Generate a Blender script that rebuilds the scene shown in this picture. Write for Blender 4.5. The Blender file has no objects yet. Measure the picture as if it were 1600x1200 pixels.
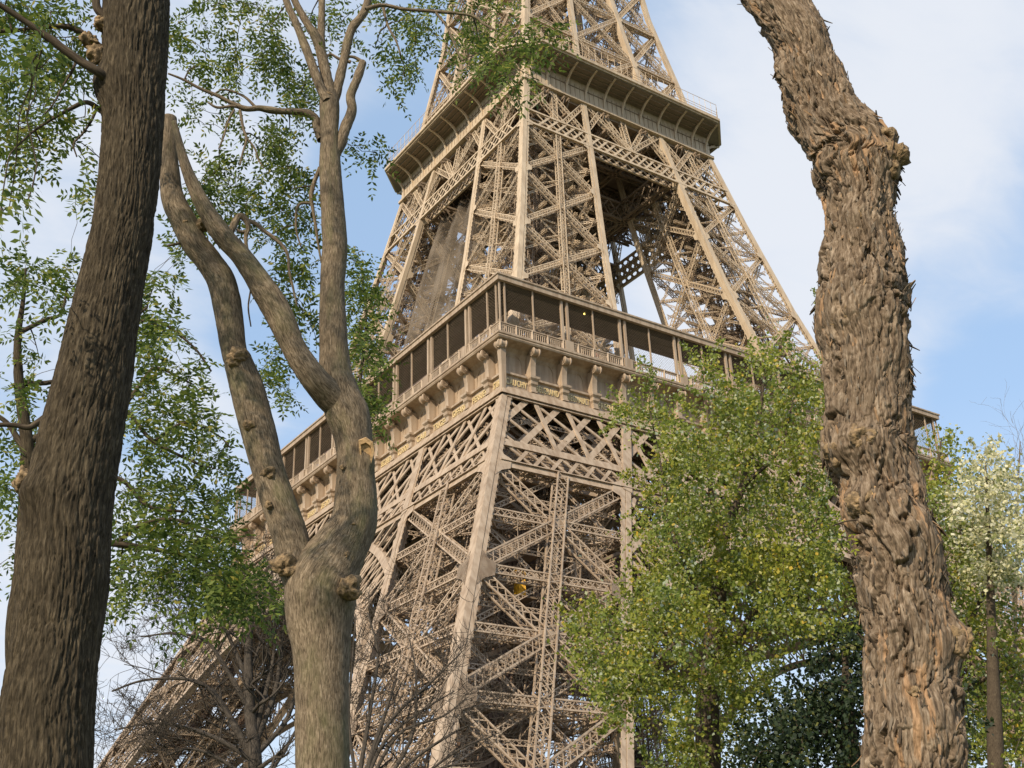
import bpy, math, random
import numpy as np
from mathutils import Matrix, Vector
random.seed(7); rng = np.random.default_rng(7)
S = bpy.context.scene
COL = S.collection
# ---------------------------------------------------------------- camera
CAM = np.array([-93.077, -119.954, 1.453]); YAW, PIT, ROL, FPX = 0.961, 0.456, -0.038, 1844.7
fw = np.array([math.cos(PIT)*math.cos(YAW), math.cos(PIT)*math.sin(YAW), math.sin(PIT)])
_r = np.array([math.sin(YAW), -math.cos(YAW), 0]); _u = np.cross(_r, fw)
R2 = math.cos(ROL)*_r + math.sin(ROL)*_u; U2 = -math.sin(ROL)*_r + math.cos(ROL)*_u
cd = bpy.data.cameras.new('camera'); cam = bpy.data.objects.new('camera', cd); COL.objects.link(cam)
cam.matrix_world = Matrix(((R2[0], U2[0], -fw[0], CAM[0]), (R2[1], U2[1], -fw[1], CAM[1]), (R2[2], U2[2], -fw[2], CAM[2]), (0, 0, 0, 1)))
cd.sensor_width = 36; cd.lens = 36*FPX/1600; cd.clip_start = 0.1; cd.clip_end = 6000
S.camera = cam
# ---------------------------------------------------------------- light
SUN_AZ, SUN_EL = math.radians(207.0), math.radians(33)     # azimuth measured from +x, towards the sun
sd = np.array([math.cos(SUN_EL)*math.cos(SUN_AZ), math.cos(SUN_EL)*math.sin(SUN_AZ), math.sin(SUN_EL)])
sl = bpy.data.lights.new('sun', 'SUN'); sl.energy = 4.3; sl.angle = math.radians(0.6); sl.color = (1.0, 0.88, 0.70)
so = bpy.data.objects.new('sun', sl); COL.objects.link(so)
so.rotation_euler = Vector(sd).to_track_quat('Z', 'Y').to_euler()
W = bpy.data.worlds.new('World'); S.world = W; W.use_nodes = True
def build_sky():
    nt = W.node_tree; N = nt.nodes; L = nt.links; N.clear()
    out = N.new('ShaderNodeOutputWorld'); mix = N.new('ShaderNodeMixShader')
    sky = N.new('ShaderNodeTexSky'); sky.sky_type = 'NISHITA'; sky.sun_disc = False
    sky.sun_elevation = SUN_EL; sky.sun_rotation = math.atan2(sd[0], sd[1]); sky.dust_density = 1.5; sky.ozone_density = 1.6
    b1 = N.new('ShaderNodeBackground'); b1.inputs[1].default_value = SKY_K
    L.new(sky.outputs[0], b1.inputs[0])
    b2 = N.new('ShaderNodeBackground'); b2.inputs[0].default_value = (0.83, 0.86, 0.92, 1); b2.inputs[1].default_value = CLOUD_K
    tc = N.new('ShaderNodeTexCoord')
    sep = N.new('ShaderNodeSeparateXYZ'); L.new(tc.outputs['Generated'], sep.inputs[0])
    def m(op, a, b=None, clamp=False):
        n = N.new('ShaderNodeMath'); n.operation = op; n.use_clamp = clamp
        for i, v in enumerate((a, b)):
            if v is None: continue
            if isinstance(v, (int, float)): n.inputs[i].default_value = v
            else: L.new(v, n.inputs[i])
        return n.outputs[0]
    zz = m('MAXIMUM', m('ADD', sep.outputs[2], 0.12), 0.02)
    cmb = N.new('ShaderNodeCombineXYZ')
    L.new(m('DIVIDE', sep.outputs[0], zz), cmb.inputs[0]); L.new(m('DIVIDE', sep.outputs[1], zz), cmb.inputs[1])
    mp = N.new('ShaderNodeMapping'); mp.inputs['Rotation'].default_value = (0, 0, 0.5); mp.inputs['Scale'].default_value = (1.0, 1.7, 1); mp.inputs['Location'].default_value = (0.9, 0.35, 0)
    L.new(cmb.outputs[0], mp.inputs[0])
    n1 = N.new('ShaderNodeTexNoise'); n1.inputs['Scale'].default_value = 1.3; n1.inputs['Detail'].default_value = 7; n1.inputs['Roughness'].default_value = 0.55; n1.inputs['Distortion'].default_value = 0.3
    L.new(mp.outputs[0], n1.inputs['Vector'])
    # clouds bank up round a few bearings of the sky
    n2 = N.new('ShaderNodeTexNoise'); n2.inputs['Scale'].default_value = 5.5; n2.inputs['Detail'].default_value = 8; n2.inputs['Roughness'].default_value = 0.6; n2.inputs['Distortion'].default_value = 0.5; L.new(mp.outputs[0], n2.inputs['Vector'])
    acc = m('ADD', m('MULTIPLY', n1.outputs[0], 0.75), m('MULTIPLY', n2.outputs[0], 0.38))
    for (px, py, rad, amt) in CLOUDS:
        d = fw + R2*(px-800)/FPX - U2*(py-600)/FPX; d = d/np.linalg.norm(d)
        vm = N.new('ShaderNodeVectorMath'); vm.operation = 'DOT_PRODUCT'; L.new(tc.outputs['Generated'], vm.inputs[0]); vm.inputs[1].default_value = tuple(d)
        mr = N.new('ShaderNodeMapRange'); mr.interpolation_type = 'SMOOTHSTEP'; L.new(vm.outputs['Value'], mr.inputs[0])
        mr.inputs[1].default_value = math.cos(math.radians(rad)); mr.inputs[2].default_value = 1.0; mr.inputs[3].default_value = 0; mr.inputs[4].default_value = amt
        acc = m('ADD', acc, mr.outputs[0])
    mr = N.new('ShaderNodeMapRange'); mr.interpolation_type = 'SMOOTHSTEP'; L.new(acc, mr.inputs[0])
    mr.inputs[1].default_value = 0.42; mr.inputs[2].default_value = 0.98; mr.inputs[3].default_value = 0.05; mr.inputs[4].default_value = 0.92
    hz = N.new('ShaderNodeMapRange'); L.new(sep.outputs[2], hz.inputs[0]); hz.inputs[1].default_value = 0.0; hz.inputs[2].default_value = 0.42; hz.inputs[3].default_value = 0.75; hz.inputs[4].default_value = 0.0
    fac = m('MAXIMUM', mr.outputs[0], hz.outputs[0], True)
    b3 = N.new('ShaderNodeBackground'); b3.inputs[0].default_value = (0.43, 0.63, 0.90, 1); b3.inputs[1].default_value = 0.9     # thin high veil
    mv = N.new('ShaderNodeMixShader'); mv.inputs[0].default_value = .55; L.new(b1.outputs[0], mv.inputs[1]); L.new(b3.outputs[0], mv.inputs[2])
    L.new(fac, mix.inputs[0]); L.new(mv.outputs[0], mix.inputs[1]); L.new(b2.outputs[0], mix.inputs[2]); L.new(mix.outputs[0], out.inputs[0])
SKY_K, CLOUD_K = 0.15, 0.80
CLOUDS = [(1330, 130, 11, 0.28), (1560, 60, 7, 0.12), (1200, 420, 7, 0.24), (1480, 340, 4, 0.12), (350, 60, 9, 0.24), (120, 380, 9, 0.2), (1560, 590, 4, -0.22), (590, 290, 4.5, -0.26), (330, 650, 4, 0.24), (400, 560, 3, -0.15), (1000, 560, 8, 0.22), (150, 1000, 10, .3)]
build_sky()
S.view_settings.view_transform = 'Standard'; S.view_settings.look = 'None'; S.view_settings.exposure = 0.34; S.view_settings.gamma = 1
S.cycles.max_bounces = 6; S.cycles.transparent_max_bounces = 24

# ---------------------------------------------------------------- helpers
def ray(px, py): return fw + R2*(px-800)/FPX - U2*(py-600)/FPX
def at(px, py, D):                       # the point seen at photo pixel (px,py), D metres away over the ground
    d = ray(px, py); return CAM + d*(D/math.hypot(d[0], d[1]))
def pxm(px, py, D):                      # metres per photo pixel there
    d = ray(px, py); return (D/math.hypot(d[0], d[1]))/FPX
def unit(v): return v/np.maximum(np.linalg.norm(v, axis=-1, keepdims=True), 1e-9)

class MB:
    def __init__(s): s.V = []; s.F = []; s.n = 0; s.uv = []
    def add(s, v, f):
        v = np.asarray(v, float).reshape(-1, 3); f = np.asarray(f, int)
        s.V.append(v); s.F.append(f+s.n); s.n += len(v)
    def bars(s, P, Q, a, b, up=(0, 0, 1), caps=False):
        P = np.atleast_2d(np.asarray(P, float)); Q = np.atleast_2d(np.asarray(Q, float)); n = len(P)
        d = unit(Q-P); up = np.broadcast_to(np.asarray(up, float), d.shape)
        sd_ = np.cross(d, up); bad = np.linalg.norm(sd_, axis=1) < 1e-4
        if bad.any(): sd_[bad] = np.cross(d[bad], np.array([0.83, 0.55, 0.05]))
        sd_ = unit(sd_); u = np.cross(sd_, d)
        a = np.broadcast_to(np.asarray(a, float), (n,))[:, None]; b = np.broadcast_to(np.asarray(b, float), (n,))[:, None]
        c = []
        for E_ in (P, Q):
            for (i, j) in ((-1, -1), (1, -1), (1, 1), (-1, 1)): c.append(E_+sd_*a*i/2+u*b*j/2)
        V = np.stack(c, 1).reshape(-1, 3)
        f = [(0, 1, 5, 4), (1, 2, 6, 5), (2, 3, 7, 6), (3, 0, 4, 7)]
        if caps: f += [(3, 2, 1, 0), (4, 5, 6, 7)]
        F = (np.array(f)[None]+(np.arange(n)*8)[:, None, None]).reshape(-1, 4)
        s.add(V, F)
    def box(s, lo, hi):
        x0, y0, z0 = lo; x1, y1, z1 = hi
        s.add([(x0, y0, z0), (x1, y0, z0), (x1, y1, z0), (x0, y1, z0), (x0, y0, z1), (x1, y0, z1), (x1, y1, z1), (x0, y1, z1)],
              [(3, 2, 1, 0), (4, 5, 6, 7), (0, 1, 5, 4), (1, 2, 6, 5), (2, 3, 7, 6), (3, 0, 4, 7)])
    def loft(s, rings, closed=True, caps=True):
        rings = [np.asarray(r, float) for r in rings]; k = len(rings[0]); m_ = len(rings)
        V = np.concatenate(rings); F = []
        for i in range(m_-1):
            for j in range(k if closed else k-1):
                F.append((i*k+j, i*k+(j+1) % k, (i+1)*k+(j+1) % k, (i+1)*k+j))
        s.add(V, F)
        if caps and closed and k == 4:
            s.F.append(np.array([(3, 2, 1, 0)])+s.n-len(V)); s.F.append(np.array([(0, 1, 2, 3)])+s.n-k)
        elif caps and closed:
            s.F.append(np.array([tuple(range(k))[::-1]])+s.n-len(V)); s.F.append(np.array([tuple(range(k))])+s.n-k)
    def girder(s, P, Q, n, wd, dp, pitch=None, ch=.11, br=.07, flat=False):
        P = np.asarray(P, float); Q = np.asarray(Q, float); d = Q-P; Ln = np.linalg.norm(d); d = d/Ln
        n = np.asarray(n, float); sd_ = unit(np.cross(d, n)); n = np.cross(sd_, d)
        k = max(2, int(round(Ln/(pitch or wd*0.95)))); t = np.linspace(0, Ln, k+1)[:, None]
        base = P+d*t
        es = [(i, j) for j in ((0,) if flat else (-1, 1)) for i in (-1, 1)]
        for (i, j) in es: s.bars(P+sd_*wd/2*i+n*dp/2*j, Q+sd_*wd/2*i+n*dp/2*j, ch*1.25, ch, up=n)
        for j in ((0,) if flat else (-1, 1)):
            A = base+sd_*wd/2+n*dp/2*j; B = base-sd_*wd/2+n*dp/2*j
            s.bars(A[:-1], B[1:], br, br*.5, up=n); s.bars(B[:-1], A[1:], br, br*.5, up=n)
        if not flat:
            for i in (-1, 1):
                A = base+sd_*wd/2*i+n*dp/2; B = base+sd_*wd/2*i-n*dp/2
                ev = np.arange(k) % 2 == 0
                X = np.where(ev[:, None], A[:-1], B[:-1]); Y = np.where(ev[:, None], B[1:], A[1:])
                s.bars(X, Y, br, br*.5, up=sd_)
    def build(s, name, mat, parent=None, smooth=False, uvs=None):
        me = bpy.data.meshes.new(name)
        if s.V:
            V = np.concatenate(s.V); me.vertices.add(len(V)); me.vertices.foreach_set('co', V.ravel())
            li = np.concatenate([f.ravel() for f in s.F]); tot = np.concatenate([np.full(len(f), f.shape[1]) for f in s.F])
            st = np.concatenate([[0], np.cumsum(tot)[:-1]])
            me.loops.add(len(li)); me.loops.foreach_set('vertex_index', li.astype(np.int32))
            me.polygons.add(len(tot)); me.polygons.foreach_set('loop_start', st.astype(np.int32)); me.polygons.foreach_set('loop_total', tot.astype(np.int32))
            if uvs is not None:
                ul = me.uv_layers.new(name='bark'); ul.data.foreach_set('uv', np.asarray(uvs, float)[li].ravel())
            me.update(calc_edges=True)
            me.polygons.foreach_set('use_smooth', np.full(len(tot), bool(smooth)))
        if mat: me.materials.append(mat)
        o = bpy.data.objects.new(name, me); COL.objects.link(o)
        if parent: o.parent = parent
        return o
def empty(name, loc=(0, 0, 0)):
    o = bpy.data.objects.new(name, None); COL.objects.link(o); o.location = loc; return o
def tag(o, label=None, cat=None, group=None, kind=None):
    for k, v in (('label', label), ('category', cat), ('group', group), ('kind', kind)):
        if v: o[k] = v
    return o
def dup(o, rz=0, parent=None):
    c = o.copy(); COL.objects.link(c); c.parent = parent
    if rz: c.rotation_euler.z = rz
    for ch in o.children: dup(ch, 0, c)
    return c
# ---------------------------------------------------------------- materials
def mat(name, base, rough=.6, var=.12, scale=3.0, bump=0.0, metal=0.0, spec=.4, streak=0):
    m_ = bpy.data.materials.new(name); m_.use_nodes = True; nt = m_.node_tree; N = nt.nodes; L = nt.links
    b = N['Principled BSDF']; b.inputs['Roughness'].default_value = rough; b.inputs['Metallic'].default_value = metal; b.inputs['Specular IOR Level'].default_value = spec
    tc = N.new('ShaderNodeTexCoord'); no = N.new('ShaderNodeTexNoise'); no.inputs['Scale'].default_value = scale; no.inputs['Detail'].default_value = 6
    L.new(tc.outputs['Object'], no.inputs['Vector'])
    cr = N.new('ShaderNodeValToRGB'); cr.color_ramp.elements[0].position = .3; cr.color_ramp.elements[1].position = .7
    cr.color_ramp.elements[0].color = tuple(c*(1-var) for c in base)+(1,); cr.color_ramp.elements[1].color = tuple(min(1, c*(1+var)) for c in base)+(1,)
    L.new(no.outputs[0], cr.inputs[0]); col = cr.outputs[0]
    if streak:                                      # dirt and rust runs down the paint
        mp = N.new('ShaderNodeMapping'); mp.inputs['Scale'].default_value = (2.2, 2.2, .22); L.new(tc.outputs['Object'], mp.inputs[0]); n2 = N.new('ShaderNodeTexNoise'); n2.inputs['Scale'].default_value = 1; n2.inputs['Detail'].default_value = 5; L.new(mp.outputs[0], n2.inputs['Vector'])
        c2 = N.new('ShaderNodeValToRGB'); c2.color_ramp.elements[0].position = .35; c2.color_ramp.elements[1].position = .62; c2.color_ramp.elements[0].color = (1-streak*1.1, 1-streak*1.35, 1-streak*1.6, 1); c2.color_ramp.elements[1].color = (1.04, 1.04, 1.04, 1); L.new(n2.outputs[0], c2.inputs[0])
        mx = N.new('ShaderNodeMix'); mx.data_type = 'RGBA'; mx.blend_type = 'MULTIPLY'; mx.inputs[0].default_value = 1; L.new(col, mx.inputs[6]); L.new(c2.outputs[0], mx.inputs[7]); col = mx.outputs[2]
    L.new(col, b.inputs['Base Color'])
    if bump:
        bp = N.new('ShaderNodeBump'); bp.inputs['Strength'].default_value = bump; bp.inputs['Distance'].default_value = .02; L.new(no.outputs[0], bp.inputs['Height']); L.new(bp.outputs[0], b.inputs['Normal'])
    return m_
IRON = mat('iron paint lower', (.38, .288, .202), .6, .1, .6, streak=.22)
IRON2 = mat('iron paint upper', (.49, .382, .262), .6, .08, .5, streak=.16)
IRON_D = mat('iron paint shaded', (.22, .16, .108), .7, .18, .7)  # darker copy of the iron paint, shade of the inner members put in colour
GOLD = mat('gilt letters', (.66, .50, .25), .45, .1, 2, metal=.2)
CLAD = mat('stair cladding', (.17, .11, .075), .8, .25, 1.2)
DARKROOF = mat('shaded roof underside', (.10, .085, .065), .9, .15, 1)  # dark base colour carries the shade under the gallery roof
LAMP = bpy.data.materials.new('lamp glow'); LAMP.use_nodes = True
LAMP.node_tree.nodes['Principled BSDF'].inputs['Emission Color'].default_value = (1, .75, .15, 1); LAMP.node_tree.nodes['Principled BSDF'].inputs['Emission Strength'].default_value = 3
# ================================================================ THE TOWER
ZK = [0, 52, 71.3, 82.9, 98.2, 110.5, 116, 140, 200, 276]; WK = [59.8, 34.3, 26.6, 23.5, 20.06, 17.5, 16.5, 12.6, 6.8, 2.6]
def w(z): return np.interp(z, ZK, WK)
def p(z): return np.interp(z, [0, 52, 57.6, 71, 82, 99, 110, 116, 140, 200], [16, 16, 15.6, 14.5, 13.3, 11.9, 10.8, 10.4, 8.6, 4.6])
tower = tag(empty('lattice_tower'), 'tall brown wrought iron lattice tower with two galleries, rising behind the trees', 'tower')
def column(zs, which, s, fl, mt, parent):
    """corner column of the (-,-) pillar; which = (i,j): 0 outer side, 1 inner side, along x and y"""
    mb = MB(); rings = []; zf = np.array(sorted(set(list(zs)+[z for z in ZK if zs[0] < z < zs[-1]])))
    def edge(z, i, e): return -w(z)+e if i == 0 else -w(z)+p(z)-e
    for z in zf:
        x0, x1 = edge(z, which[0], 0), edge(z, which[0], s); y0, y1 = edge(z, which[1], 0), edge(z, which[1], s)
        rings.append([(x0, y0, z), (x1, y0, z), (x1, y1, z), (x0, y1, z)])
    mb.loft(rings)
    zb = np.arange(zs[0]+.4, zs[-1]-.4, .8)
    for ax in (0, 1):
        for side in (0, ):
            o = 1-ax
            f0, f1 = s+.07, s+.07+fl
            r1 = []
            for z in zf:
                a0, a1 = edge(z, which[ax], f0), edge(z, which[ax], f1); c0, c1 = edge(z, which[o], .06), edge(z, which[o], .13)
                q = [(a0, c0), (a1, c0), (a1, c1), (a0, c1)]
                r1.append([(u, v, z) if ax == 0 else (v, u, z) for u, v in q])
            mb.loft(r1)
            # web strip hidden in the groove, and batten teeth along the inner edge
            r2 = []
            for z in zf:
                a0, a1 = edge(z, which[ax], s), edge(z, which[ax], f0); c0, c1 = edge(z, which[o], .2), edge(z, which[o], .26)
                q = [(a0, c0), (a1, c0), (a1, c1), (a0, c1)]
                r2.append([(u, v, z) if ax == 0 else (v, u, z) for u, v in q])
            mb.loft(r2)
            A = []; B = []
            for z in zb:
                a0, a1 = edge(z, which[ax], f1), edge(z, which[ax], f1+.11); c = edge(z, which[o], .1)
                A.append((a0, c, z) if ax == 0 else (c, a0, z)); B.append((a1, c, z) if ax == 0 else (c, a1, z))
            mb.bars(A, B, .05, .34, caps=True)
    return mb.build('corner_column', mt, parent)

def pillar(name, nodes, mids, s, fl, mt, wd, dp, ch, br, gus, post=True, horiz=True, inside=True, top=None):
    mb = MB(); zb, zt = nodes[0], nodes[-1]
    def cpt(z, i, j, off=.0):     # centre of column, pushed .45 inwards from both faces
        e = s*.5+.1
        return np.array([-w(z)+e if i == 0 else -w(z)+p(z)-e, -w(z)+e if j == 0 else -w(z)+p(z)-e, z])
    faces = [((0, 0), (1, 0)), ((0, 0), (0, 1)), ((1, 0), (1, 1)), ((0, 1), (1, 1))]
    for fi, (a, b) in enumerate(faces):
        outer = fi < 2
        nrm = np.array([0, -1, .3]) if fi in (0, 3) else np.array([-1, 0, .3])
        inn = np.array([0, dp*.35, 0]) if fi == 0 else np.array([dp*.35, 0, 0]) if fi == 1 else np.array([-dp*.35, 0, 0]) if fi == 2 else np.array([0, -dp*.35, 0])
        for k in range(len(nodes)-1):
            z0, z1 = nodes[k], nodes[k+1]
            A0, A1, B0, B1 = cpt(z0, *a)+inn, cpt(z1, *a)+inn, cpt(z0, *b)+inn, cpt(z1, *b)+inn
            def clip(P, Q, e=s*.5): d = unit(Q-P); return P+d*e, Q-d*e
            behind = name == 'lower_pillar' and k == len(nodes)-2 and outer
            for (P, Q) in ((A0, B1), (B0, A1)) if not behind else ():
                P, Q = clip(P, Q); mb.girder(P, Q, nrm, wd, dp, None, ch, br, flat=False)
            if horiz:
                P, Q = clip(A0, B0); mb.girder(P, Q, nrm, wd*.8, dp, None, ch, br)
                if k == len(nodes)-2 and not behind:
                    P, Q = clip(A1, B1); mb.girder(P, Q, nrm, wd*.8, dp, None, ch, br)
            if mids and not behind:
                zm = (z0+z1)/2; P, Q = clip(cpt(zm, *a)+inn, cpt(zm, *b)+inn); mb.girder(P, Q, nrm, wd*.75, dp, None, ch, br)
                X = (A0+A1+B0+B1)/4; mb.bars([X+(B0-A0)/np.linalg.norm(B0-A0)*-.9], [X+(B0-A0)/np.linalg.norm(B0-A0)*.9], .05+dp*1.05, 1.1, up=(0, 0, 1), caps=True)
            elif not mids:
                X = (A0+A1+B0+B1)/4; mb.bars([X-(B0-A0)*.035], [X+(B0-A0)*.035], .05+dp*1.02, .7, caps=True)
            # gusset plates against the columns
            if gus and not behind:
                for (Pt, Ot) in ((A0, B0), (B0, A0), (A1, B1), (B1, A1)):
                    d = unit(Ot-Pt); q = -inn-inn/np.linalg.norm(inn)*(s*.5+.085)
                    up = np.array([0, 0, 1.0]); slope = (A1-A0)/(z1-z0) if Pt is A0 or Pt is A1 else (B1-B0)/(z1-z0)
                    g = gus; C0 = Pt+q+d*(s*.5)
                    pts = [C0-slope*g*1.3, C0-slope*g*.75+d*g*.45, C0-slope*g*.45+d*g*1.1, C0+slope*g*.45+d*g*1.1, C0+slope*g*.75+d*g*.45, C0+slope*g*1.3]
                    th = inn/np.linalg.norm(inn)*.06
                    mb.loft([pts, [x+th for x in pts]])
        if post:
            for k in range(len(nodes)-1-(name == 'lower_pillar')):
                z0, z1 = nodes[k], nodes[k+1]
                P = (cpt(z0, *a)+cpt(z0, *b))/2+inn*.2; Q = (cpt(z1, *a)+cpt(z1, *b))/2+inn*.2
                mb.girder(P, Q, nrm, wd*1.15, dp*1.1, None, ch, br)
        for k in range(len(nodes)-1):                   # slighter bracing set back behind the main members
            z0, z1 = nodes[k], nodes[k+1]; bk = inn/np.linalg.norm(inn)*(dp*1.5)
            for f0, f1 in ((.25, .25), (.75, .75), (0, .5), (.5, 1), (.5, 0), (1, .5)):
                za, zb_ = z0+(z1-z0)*f0, z0+(z1-z0)*f1
                for (c1, c2) in ((a, b), (b, a)):
                    P = cpt(za, *c1)+bk; Q = (cpt(zb_, *c1)+cpt(zb_, *c2))/2+bk; mb.girder(P, Q, nrm, wd*.42, dp*.4, wd*.6, ch*.62, br*.7, flat=True)
    if inside:
        # plan bracing at every level, and the lifts' inclined track girders
        for z in list(nodes)+[(nodes[k]+nodes[k+1])/2 for k in range(len(nodes)-1)]:
            c = [cpt(z, 0, 0), cpt(z, 1, 0), cpt(z, 1, 1), cpt(z, 0, 1)]
            mb.girder(c[0], c[2], (0, 0, 1), wd*.6, dp*.6, None, ch*.8, br); mb.girder(c[1], c[3], (0, 0, 1), wd*.6, dp*.6, None, ch*.8, br)
            mid = [(c[i]+c[(i+1) % 4])/2 for i in range(4)]
            for i in range(4): mb.girder(mid[i], mid[(i+1) % 4], (0, 0, 1), wd*.5, dp*.5, None, ch*.7, br, flat=True)
            for f in (.3, .7):
                mb.girder(c[0]+(c[1]-c[0])*f, c[3]+(c[2]-c[3])*f, (0, 0, 1), wd*.5, dp*.6, None, ch*.8, br)
    return mb.build(name, mt, tower)
def four(o):
    for k in (1, 2, 3): dup(o, k*math.pi/2, tower)
LOW = [6.6, 17.9, 29.3, 41.6, 51.6]
lp = pillar('lower_pillar', LOW, True, .62, .42, IRON, .96, .8, .112, .072, 1.35)
for i in (0, 1):
    for j in (0, 1): column((0, 57.0), (i, j), .62, .42, IRON, lp)
def trk():
    mb = MB()                                       # lift rails and stair strings climbing inside the leg
    for (fx, fy) in ((.35, .35), (.65, .35), (.35, .65), (.65, .65)):
        P = np.array([-w(1)+16*fx, -w(1)+16*fy, 1.]); Q = np.array([-w(57)+16*fx, -w(57)+16*fy, 57.])
        mb.girder(P, Q, (1, -1, .2), 1.0, .7, 1.2, .13, .08)
    for z in np.arange(3, 56, 2.3):                 # stair flights
        k = int(z/2.3) % 2; c = np.array([-w(z)+4.5, -w(z)+3.2, z])
        a_ = c+np.array([-1.6 if k else 2.2, 0, 0]); b_ = c+np.array([2.2 if k else -1.6, 0, 0])+np.array([1.1, 1.1, 2.3])*.98
        for dy in (0, 1.0):
            mb.bars([a_+np.array([0, dy, 0])], [b_+np.array([0, dy, 0])], .06, .28, caps=True); mb.bars([a_+np.array([0, dy, 1.05])], [b_+np.array([0, dy, 1.05])], .05, .05)
            t = np.linspace(0, 1, 9)[:, None]; q = a_+(b_-a_)*t+np.array([0, dy, 0]); mb.bars(q, q+np.array([0, 0, 1.05]), .03, .03)
        t = np.linspace(0, 1, 13)[:, None]; q = a_+(b_-a_)*t; mb.bars(q, q+np.array([0, 1.0, 0]), .26, .04)
        mb.box((b_[0]-.6, b_[1]-.3, b_[2]-.06), (b_[0]+1.6, b_[1]+1.5, b_[2]+.08))
    for k in range(80):                             # the thicket of lesser struts
        z = rng.uniform(4, 50); a_ = rng.uniform(.08, .92, 4); z2 = z+rng.uniform(-2.5, 6)
        P = np.array([-w(z)+16*a_[0], -w(z)+16*a_[1], z]); Q = np.array([-w(z2)+16*a_[2], -w(z2)+16*a_[3], z2]); mb.girder(P, Q, (0, 1, .2), .55, .45, .7, .08, .055)
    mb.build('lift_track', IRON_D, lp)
    mb = MB()                                       # sheet cladding round the stair well
    for (fx0, fx1, fy, z0, z1) in ((.22, .60, .46, 0, 50), (.60, .9, .72, 0, 56)):
        x = np.linspace(fx0, fx1, 26)*16
        for i in range(25):
            o_ = .18*(i % 2)
            P = [(-w(z)+x[i], -w(z)+16*fy+o_, z) for z in (z0, 52 if z1 > 52 else z1)]; Q = [(-w(z)+x[i+1], -w(z)+16*fy+o_, z) for z in (z0, 52 if z1 > 52 else z1)]
            mb.loft([[P[0], Q[0], np.add(Q[0], (0, .1, 0)), np.add(P[0], (0, .1, 0))], [P[1], Q[1], np.add(Q[1], (0, .1, 0)), np.add(P[1], (0, .1, 0))]])
    mb.build('stair_cladding', CLAD, lp)
trk()
four(lp)
UP = [61.5, 71.8, 81.7, 92.1, 101.5]
up_ = pillar('upper_pillar', UP, False, .64, .24, IRON2, .62, .52, .085, .055, .75, horiz=False)
for i in (0, 1):
    for j in (0, 1): column((57.4, 110.8), (i, j), .64, .24, IRON2, up_)
def trk2():
    mb = MB()
    for (fx, fy) in ((.3, .42), (.45, .42), (.6, .5), (.4, .7), (.7, .7)):
        P = np.array([-w(58)+p(58)*fx, -w(58)+p(58)*fy, 58.]); Q = np.array([-w(110)+p(110)*fx, -w(110)+p(110)*fy, 110.])
        mb.girder(P, Q, (1, -1, .2), .8, .6, 1.0, .11, .07)
    for z in np.arange(60, 108, 2.1):
        c = np.array([-w(z)+p(z)*.5, -w(z)+p(z)*.45, z]); mb.bars([c-(1.2, 0, 0)], [c+(1.2, 0, 0)], .5, .12, caps=True)
        mb.girder(c+(-2.5, 2, 0), c+(3.5, 2, 1.5), (0, 1, 0), .5, .3, .6, .07, .05)
    for k in range(64):
        z = rng.uniform(60, 106); a_ = rng.uniform(.1, .9, 4); z2 = z+rng.uniform(-2, 5)
        P = np.array([-w(z)+p(z)*a_[0], -w(z)+p(z)*a_[1], z]); Q = np.array([-w(z2)+p(z2)*a_[2], -w(z2)+p(z2)*a_[3], z2]); mb.girder(P, Q, (0, 1, .2), .45, .35, .6, .07, .05)
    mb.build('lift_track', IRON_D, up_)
trk2()
four(up_)
# ---- first floor belt girders and arches, one per side
def P3(x, z, off=0): return np.array([x, -w(z)+off, z])
def on(xz, off): return np.array([[x, -w(z)+off, z] for x, z in xz])
belt = MB()
def chord(mb, z0, z1, off0, off1, e=0.02, wf=w):
    xa, xb = w(z0)-e, w(z1)-e
    a = [(-xa, -w(z0)+off0, z0), (-xb, -w(z1)+off0, z1), (-xb, -w(z1)+off1, z1), (-xa, -w(z0)+off1, z0)]
    mb.loft([a, [(-x, y, z) for x, y, z in a]])
chord(belt, 41.2, 42.0, .12, .5, 1.0); chord(belt, 41.9, 42.02, -.12, .5, 1.0); chord(belt, 44.0, 44.85, .12, .42, 1.0); chord(belt, 51.25, 52.2, -.28, .5, -.2); chord(belt, 50.95, 51.2, -.05, .3, .6)
def clipbar(mb, x0, z0, x1, z1, wd, off, th=.12, inner=None):
    mb.bars([P3(x0, z0, off)], [P3(x1, z1, off)], th, wd, up=np.cross(P3(x1, z1)-P3(x0, z0), (0, -1, .49)))
VX = [-30.7+3.9*k for k in range(17)]
for x in VX: clipbar(belt, x, 44.8, x, 51.3, .5, .2)
for off, a_ in ((.33, 1), (.36, 0), (2.2, 1), (2.25, 0)):
    for k in range(-3, 21):
        x0 = -34.6+3.9*k; z0, z1 = 44.8, 51.2; dx = 6.9
        xa, xb = (x0, x0+dx) if a_ else (x0+dx, x0)
        def lim(z): return w(z)-1.0
        t = np.linspace(0, 1, 60); X = xa+(xb-xa)*t; Z = z0+(z1-z0)*t; ok = np.abs(X) < w(Z)-.9
        if ok.sum() > 4:
            i0, i1 = np.where(ok)[0][[0, -1]]; clipbar(belt, X[i0], Z[i0], X[i1], Z[i1], .62 if a_ else .34, off)
    for k in range(-2, 42):
        x0 = -38.4+1.95*k; z0, z1 = 41.9, 44.1; xa, xb = (x0, x0+2.3) if a_ else (x0+2.3, x0)
        if max(abs(xa), abs(xb)) < 38: clipbar(belt, xa, z0, xb, z1, .34 if a_ else .26, off)
for z0, z1 in ((41.2, 42.0), (44, 44.85), (51.2, 52)): chord(belt, z0, z1, 2.3, 2.6, 2.5)
for sx in (-1, 1):                                  # inner columns show through the belt
    clipbar(belt, sx*(w(41.6)-15.5), 41.4, sx*(w(51.5)-15.5), 51.5, 1.0, .06, .2)
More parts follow.
